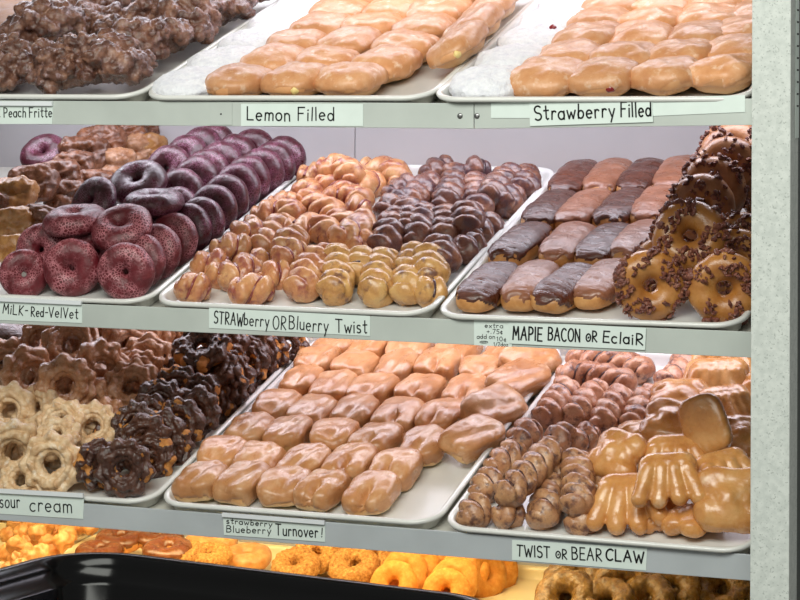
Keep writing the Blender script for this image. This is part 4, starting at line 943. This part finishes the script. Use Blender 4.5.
# ------------------------------------------------------------------ handwriting
def arc(cx, cy, rx, ry, a0, a1, n=12):
    return [(cx + rx * math.cos(math.radians(a0 + (a1 - a0) * i / n)), cy + ry * math.sin(math.radians(a0 + (a1 - a0) * i / n))) for i in range(n + 1)]
O = lambda cx, cy, rx, ry: arc(cx, cy, rx, ry, 90, 450, 18)
GL = {  # width, strokes; capitals 1 high, small letters 0.6
 'A': (.62, [[(0, 0), (.3, 1), (.6, 0)], [(.12, .38), (.5, .38)]]), 'B': (.55, [[(.03, 0), (.03, 1)], [(.03, 1)] + arc(.2, .77, .27, .23, 90, -90) + [(.03, .54)], [(.03, .54)] + arc(.22, .27, .3, .27, 90, -90) + [(.03, 0)]]),
 'C': (.55, [arc(.32, .5, .32, .5, 50, 310, 16)]), 'E': (.48, [[(.46, 1), (.02, 1), (.02, 0), (.48, 0)], [(.02, .52), (.4, .52)]]), 'F': (.48, [[(.02, 0), (.02, 1), (.48, 1)], [(.02, .54), (.38, .54)]]),
 'I': (.1, [[(.05, 0), (.05, 1)]]), 'K': (.5, [[(.03, 0), (.03, 1)], [(.45, 1), (.05, .45), (.48, 0)]]), 'L': (.48, [[(.03, 1), (.03, 0), (.46, 0)]]), 'M': (.66, [[(0, 0), (.08, 1), (.32, .35), (.56, 1), (.64, 0)]]),
 'N': (.56, [[(.03, 0), (.03, 1), (.52, 0), (.52, 1)]]), 'O': (.62, [O(.31, .5, .31, .5)]), 'P': (.5, [[(.05, 0), (.05, 1)], [(.05, 1)] + arc(.2, .73, .28, .27, 90, -90) + [(.05, .46)]]),
 'R': (.56, [[(.05, 0), (.05, 1)], [(.05, 1)] + arc(.2, .75, .28, .25, 90, -90) + [(.05, .5), (.54, 0)]]), 'S': (.5, [arc(.26, .75, .24, .25, 40, 270, 12)[:-1] + arc(.24, .25, .25, .25, 90, -140, 12)]),
 'T': (.58, [[(0, 1), (.58, .98)], [(.29, 1), (.27, 0)]]), 'V': (.52, [[(0, 1), (.26, 0), (.52, 1)]]), 'W': (.8, [[(0, 1), (.2, 0), (.4, .7), (.58, 0), (.8, 1)]]), 'D': (.55, [[(.03, 0), (.03, 1)] + arc(.1, .5, .45, .5, 90, -90) + [(.03, 0)]]),
 'a': (.44, [arc(.22, .28, .22, .28, 60, 400, 16), [(.42, .58), (.42, .0)]]), 'b': (.42, [[(.03, 1), (.03, 0)], arc(.2, .27, .2, .27, 180, -180, 16)]), 'c': (.4, [arc(.22, .29, .22, .29, 50, 310, 14)]),
 'd': (.44, [arc(.2, .27, .2, .27, 0, 360, 16), [(.42, 1), (.42, 0)]]), 'e': (.42, [[(.03, .3), (.4, .34)] + arc(.21, .3, .2, .28, 10, 310, 16)]), 'h': (.4, [[(.03, 1), (.03, 0)], [(.03, .35)] + arc(.2, .38, .17, .2, 160, 0, 8) + [(.38, 0)]]),
 'i': (.1, [[(.05, .58), (.05, 0)], [(.04, .78), (.07, .82)]]), 'l': (.1, [[(.05, 1), (.05, 0)]]), 'm': (.62, [[(.03, .58), (.03, 0)], [(.03, .35)] + arc(.17, .4, .14, .18, 160, 0, 8) + [(.31, 0)], [(.31, .35)] + arc(.45, .4, .14, .18, 160, 0, 8) + [(.6, 0)]]),
 'n': (.4, [[(.03, .58), (.03, 0)], [(.03, .35)] + arc(.2, .38, .17, .2, 160, 0, 8) + [(.38, 0)]]), 'o': (.42, [O(.21, .29, .21, .29)]), 'r': (.32, [[(.03, .58), (.03, 0)], [(.03, .35)] + arc(.19, .38, .15, .2, 160, 40, 6)]),
 's': (.36, [arc(.19, .44, .15, .14, 40, 270, 9)[:-1] + arc(.17, .15, .17, .15, 90, -140, 9)]), 't': (.34, [[(.16, .95), (.16, .1), (.24, .0), (.32, .05)], [(0, .62), (.34, .64)]]), 'u': (.42, [[(.03, .58), (.03, .2)] + arc(.21, .2, .18, .2, 180, 360, 8) + [(.39, .58)], [(.39, .3), (.4, 0)]]),
 'v': (.4, [[(0, .58), (.2, 0), (.4, .58)]]), 'w': (.6, [[(0, .58), (.15, 0), (.3, .45), (.45, 0), (.6, .58)]]), 'x': (.38, [[(0, .58), (.38, 0)], [(.38, .58), (0, 0)]]), 'y': (.42, [[(.02, .58), (.2, .05)], [(.42, .58), (.12, -.35)]]),
 '.': (.1, [[(.03, .02), (.08, .06)]]), '-': (.16, [[(.02, .36), (.14, .36)]]), '!': (.12, [[(.06, 1), (.06, .28)], [(.05, .02), (.08, .06)]]), '+': (.4, [[(0, .4), (.4, .4)], [(.2, .65), (.2, .15)]]),
 '7': (.42, [[(0, 1), (.42, 1), (.14, 0)]]), '5': (.42, [[(.4, 1), (.06, 1), (.04, .58)] + arc(.18, .3, .22, .3, 110, -130, 10)]), '1': (.2, [[(0, .8), (.12, 1), (.12, 0)]]), '0': (.42, [O(.21, .5, .21, .5)]), '2': (.44, [arc(.22, .74, .2, .25, 170, -30, 10) + [(.02, 0), (.44, 0)]]),
 'z': (.38, [[(0, .56), (.36, .56), (.02, 0), (.38, 0)]]),
 '/': (.34, [[(0, -.05), (.34, 1)]]), '%': (.4, [arc(.2, .3, .18, .26, 50, 310, 12), [(.2, .72), (.2, -.1)]]), '@': (.5, [O(.25, .35, .25, .35), [(.22, .3), (.3, .4)]]), 'k': (.4, [[(.03, 1), (.03, 0)], [(.36, .58), (.05, .25), (.38, 0)]]), '*': (.6, [O(.3, .3, .3, .22), [(.14, .3), (.46, .34)]]),
}
def ribbon(bm, pts, w, y, xf):
    p = [Vector(q) for q in pts]
    for i in range(len(p) - 1):
        a, b = xf(p[i]), xf(p[i + 1]); d = b - a
        if d.length < 1e-7: continue
        d.normalize(); s = Vector((-d.z, 0, d.x)) * w / 2; e = d * w * .35
        q = [a - e + s, b + e + s, b + e - s, a - e - s]
        vs = [bm.verts.new((c.x, y, c.z)) for c in q] + [bm.verts.new((c.x, y - .0003, c.z)) for c in q]
        for f in ((4, 5, 6, 7), (0, 4, 7, 3), (1, 2, 6, 5), (0, 1, 5, 4), (3, 7, 6, 2)): bm.faces.new([vs[k] for k in f])
def sign(k, quad, label, texts, holder=False, tab=None, lift=0.0):
    """quad: card corners in the photo (top left, top right, bottom right, bottom left); texts: (string, start px, end px, capital height px, boldness)"""
    Y = SH[k][0] + .002 - .0010 - lift
    Q = [on_y(u, v, Y) for u, v in quad]; c = sum(Q, Vector()) / 4
    root = empty('price_sign', c); tag(root, label, 'sign', 'handwritten signs on the rails')
    V = [(q.x - c.x, 0, q.z - c.z) for q in Q] + [(q.x - c.x, .0008, q.z - c.z) for q in Q]
    mesh_obj('card', fix(mk('card', V, [(0, 1, 2, 3), (7, 6, 5, 4), (0, 4, 5, 1), (1, 5, 6, 2), (2, 6, 7, 3), (3, 7, 4, 0)], False)), MAT['paper'], root)
    bm = bmesh.new()
    for (txt, s, e, hpx, bold) in texts:
        A, B = on_y(*s, Y) - c, on_y(*e, Y) - c; ax = (B - A); L = ax.length; ax.normalize(); up = Vector((-ax.z, 0, ax.x))
        hm = (on_y(s[0], s[1] - hpx, Y) - on_y(*s, Y)).length
        wid = sum((.3 if ch == ' ' else GL[ch][0] + .2) for ch in txt) - .2
        sx = L / wid; x = 0
        for ch in txt:
            if ch == ' ': x += .3; continue
            g = GL[ch]; jy = random.uniform(-.03, .03); sl = random.uniform(-.03, .05)
            for st in g[1]:
                ribbon(bm, [(q[0], q[1]) for q in st], .0018 * bold, -.0002, lambda q, x=x: A + ax * ((x + q[0] + sl * q[1]) * sx) + up * ((q[1] + jy) * hm))
            x += g[0] + .2
    mesh_obj('lettering', from_bm('lettering', bm), MAT['ink'], root)
    if holder:
        a, b = Q[0] - c, Q[1] - c; d = (on_y(quad[0][0], quad[0][1] - holder, Y) - Q[0]).z
        hb = bmesh.new(); add_box(hb, (0, -.004, -.0005), ((b - a).length, .0008, d)); 
        ang = math.atan2((b - a).z, (b - a).x)
        bmesh.ops.transform(hb, matrix=Matrix.Translation(a) @ Matrix.Rotation(-ang, 4, 'Y'), verts=hb.verts[:])
        mesh_obj('holder_strip', from_bm('holder_strip', hb), MAT['clear'], root)['label'] = 'clear plastic holder strip with its glare painted white'
    return root
sign('T', [(-60, 105), (53, 105.5), (52, 124), (-60, 124)], 'handwritten peach fritter sign on the top rail at the left edge', [('R Peach Fritte', (-4, 117), (52, 117), 9.5, .85)], 4)
sign('T', [(241, 104), (363, 104), (363, 126), (241, 126)], 'handwritten lemon filled sign on the top rail', [('Lemon', (247, 120), (290, 121), 13, 1.12), ('Filled', (298, 120.5), (334, 120.5), 13, 1.05)])
sign('T', [(529, 101), (652, 97), (653, 122), (530, 126)], 'handwritten strawberry filled sign on the top rail beside the post', [('Strawberry', (535, 120), (615, 117), 14, 1.2), ('Filled', (621, 117), (651, 116), 14.5, 1.2)], lift=.0012)
for q, lab in (([(491, 103), (530, 102), (530, 118), (491, 118)], 'blank pale tape strip left of the strawberry filled sign'), ([(652, 98), (745, 95), (745, 112), (653, 116)], 'blank pale tape strip right of the strawberry filled sign')):
    Q = [on_y(u, v, SH['T'][0] + .0010) for u, v in q]; V = [tuple(p) for p in Q] + [(p.x, p.y + .0006, p.z) for p in Q]
    tag(mesh_obj('blank_tape', fix(mk('blank_tape', V, [(0, 1, 2, 3), (7, 6, 5, 4), (0, 4, 5, 1), (1, 5, 6, 2), (2, 6, 7, 3), (3, 7, 4, 0)], False)), MAT['paper']), lab, 'tape', 'blank tapes on the top rail')
Q = [on_y(u, v, SH['T'][0] + .0010) for u, v in [(210, 103), (232, 103), (232, 125), (210, 125)]]; V = [tuple(p) for p in Q] + [(p.x, p.y + .0006, p.z) for p in Q]
tp = empty('rail_patch', sum(Q, Vector()) / 4); tag(tp, 'small square steel patch with one dot left of the lemon filled sign', 'patch')
V = [Vector(p) - tp.location for p in V]
mesh_obj('plate', fix(mk('plate', V, [(0, 1, 2, 3), (7, 6, 5, 4), (0, 4, 5, 1), (1, 5, 6, 2), (2, 6, 7, 3), (3, 7, 4, 0)], False)), MAT['rail'], tp)
bm = bmesh.new(); bmesh.ops.create_uvsphere(bm, u_segments=10, v_segments=6, radius=.0014); p = on_y(221, 114, SH['T'][0] + .001) - tp.location; bmesh.ops.translate(bm, vec=p, verts=bm.verts[:]); mesh_obj('rivet', from_bm('rivet', bm, True), MAT['ink'], tp)
sign('M', [(-60, 298), (82, 304.5), (82, 323), (-60, 318)], 'handwritten buttermilk and red velvet sign on the middle rail', [('r MiLK', (-4, 312), (23, 315.5), 9.5, .85), ('-', (25, 314), (28, 314), 10, .9), ('Red', (31, 316), (43.5, 317), 9.5, .85), ('-', (45, 316), (48, 316), 10, .9), ('VelVet', (49, 317), (78, 319), 10, .85)], 3.6)
sign('M', [(209, 308), (370, 316), (370, 336), (209, 328)], 'handwritten strawberry or blueberry twist sign on the middle rail', [('STRAW', (214, 323), (243, 326), 12, 1.0), ('berry', (244, 325), (269, 327), 12, .9), ('OR', (273, 329), (286, 330), 13, .9), ('Bluerry', (289, 329), (328, 332), 13, .9), ('Twist', (336, 332), (367, 333), 13, 1.0)])
sign('M', [(474, 318), (512, 319.5), (512, 347), (474, 345)], 'small pale note with tiny handwriting left of the maple bacon sign', [('extra', (485, 327.6), (503, 328), 4.4, .42), ('+.75%', (487, 333.4), (503, 333.8), 4.4, .42), ('add on', (477, 338.4), (495, 338.8), 4.2, .42), ('10%', (497, 341), (506.5, 341.3), 4.2, .42), ('*', (480, 343.6), (488, 343.6), 5, .36), ('1/2doz', (494, 346.2), (508, 346.4), 3.9, .38)])
sign('M', [(509, 321), (646, 328), (645, 350), (509, 343.5)], 'handwritten maple bacon or eclair sign on the middle rail', [('MAPlE', (513, 339), (542, 341), 13, 1.25), ('BACON', (548, 340), (580, 342), 12.5, 1.15), ('@R', (586, 341), (597, 342), 10.5, 1.1), ('EclaiR', (603, 342), (643, 345), 11, 1.15)], lift=.0012)
sign('B', [(-60, 489), (84, 497), (83, 519), (-60, 510)], 'handwritten sour cream sign on the lower rail at the left', [('sour', (0, 507), (20, 508), 13, .95), ('cream', (30, 511), (72, 512.5), 14, 1.0)], 4)
sign('B', [(223, 516), (325, 524), (325, 542), (224, 535)], 'handwritten strawberry blueberry turnover sign on the lower rail', [('strawberry', (226.5, 523.2), (272, 526.8), 5.2, .62), ('Blueberry', (226.5, 532), (271, 533.8), 6.5, .66), ('Turnover', (276, 535), (318, 537.5), 11, .95), ('!', (321, 537), (322.5, 537.2), 9, .8)], 3.6)
sign('B', [(512, 540), (647, 548), (646, 570.5), (512, 560)], 'handwritten twist or bear claw sign on the lower rail', [('TWIST', (517, 556), (550, 558), 11, 1.05), ('@R', (556, 558), (567, 559), 9.5, .95), ('BEAR', (572, 559), (602, 561), 12, 1.0), ('CLAW', (606, 560), (644, 563), 11, 1.3)])
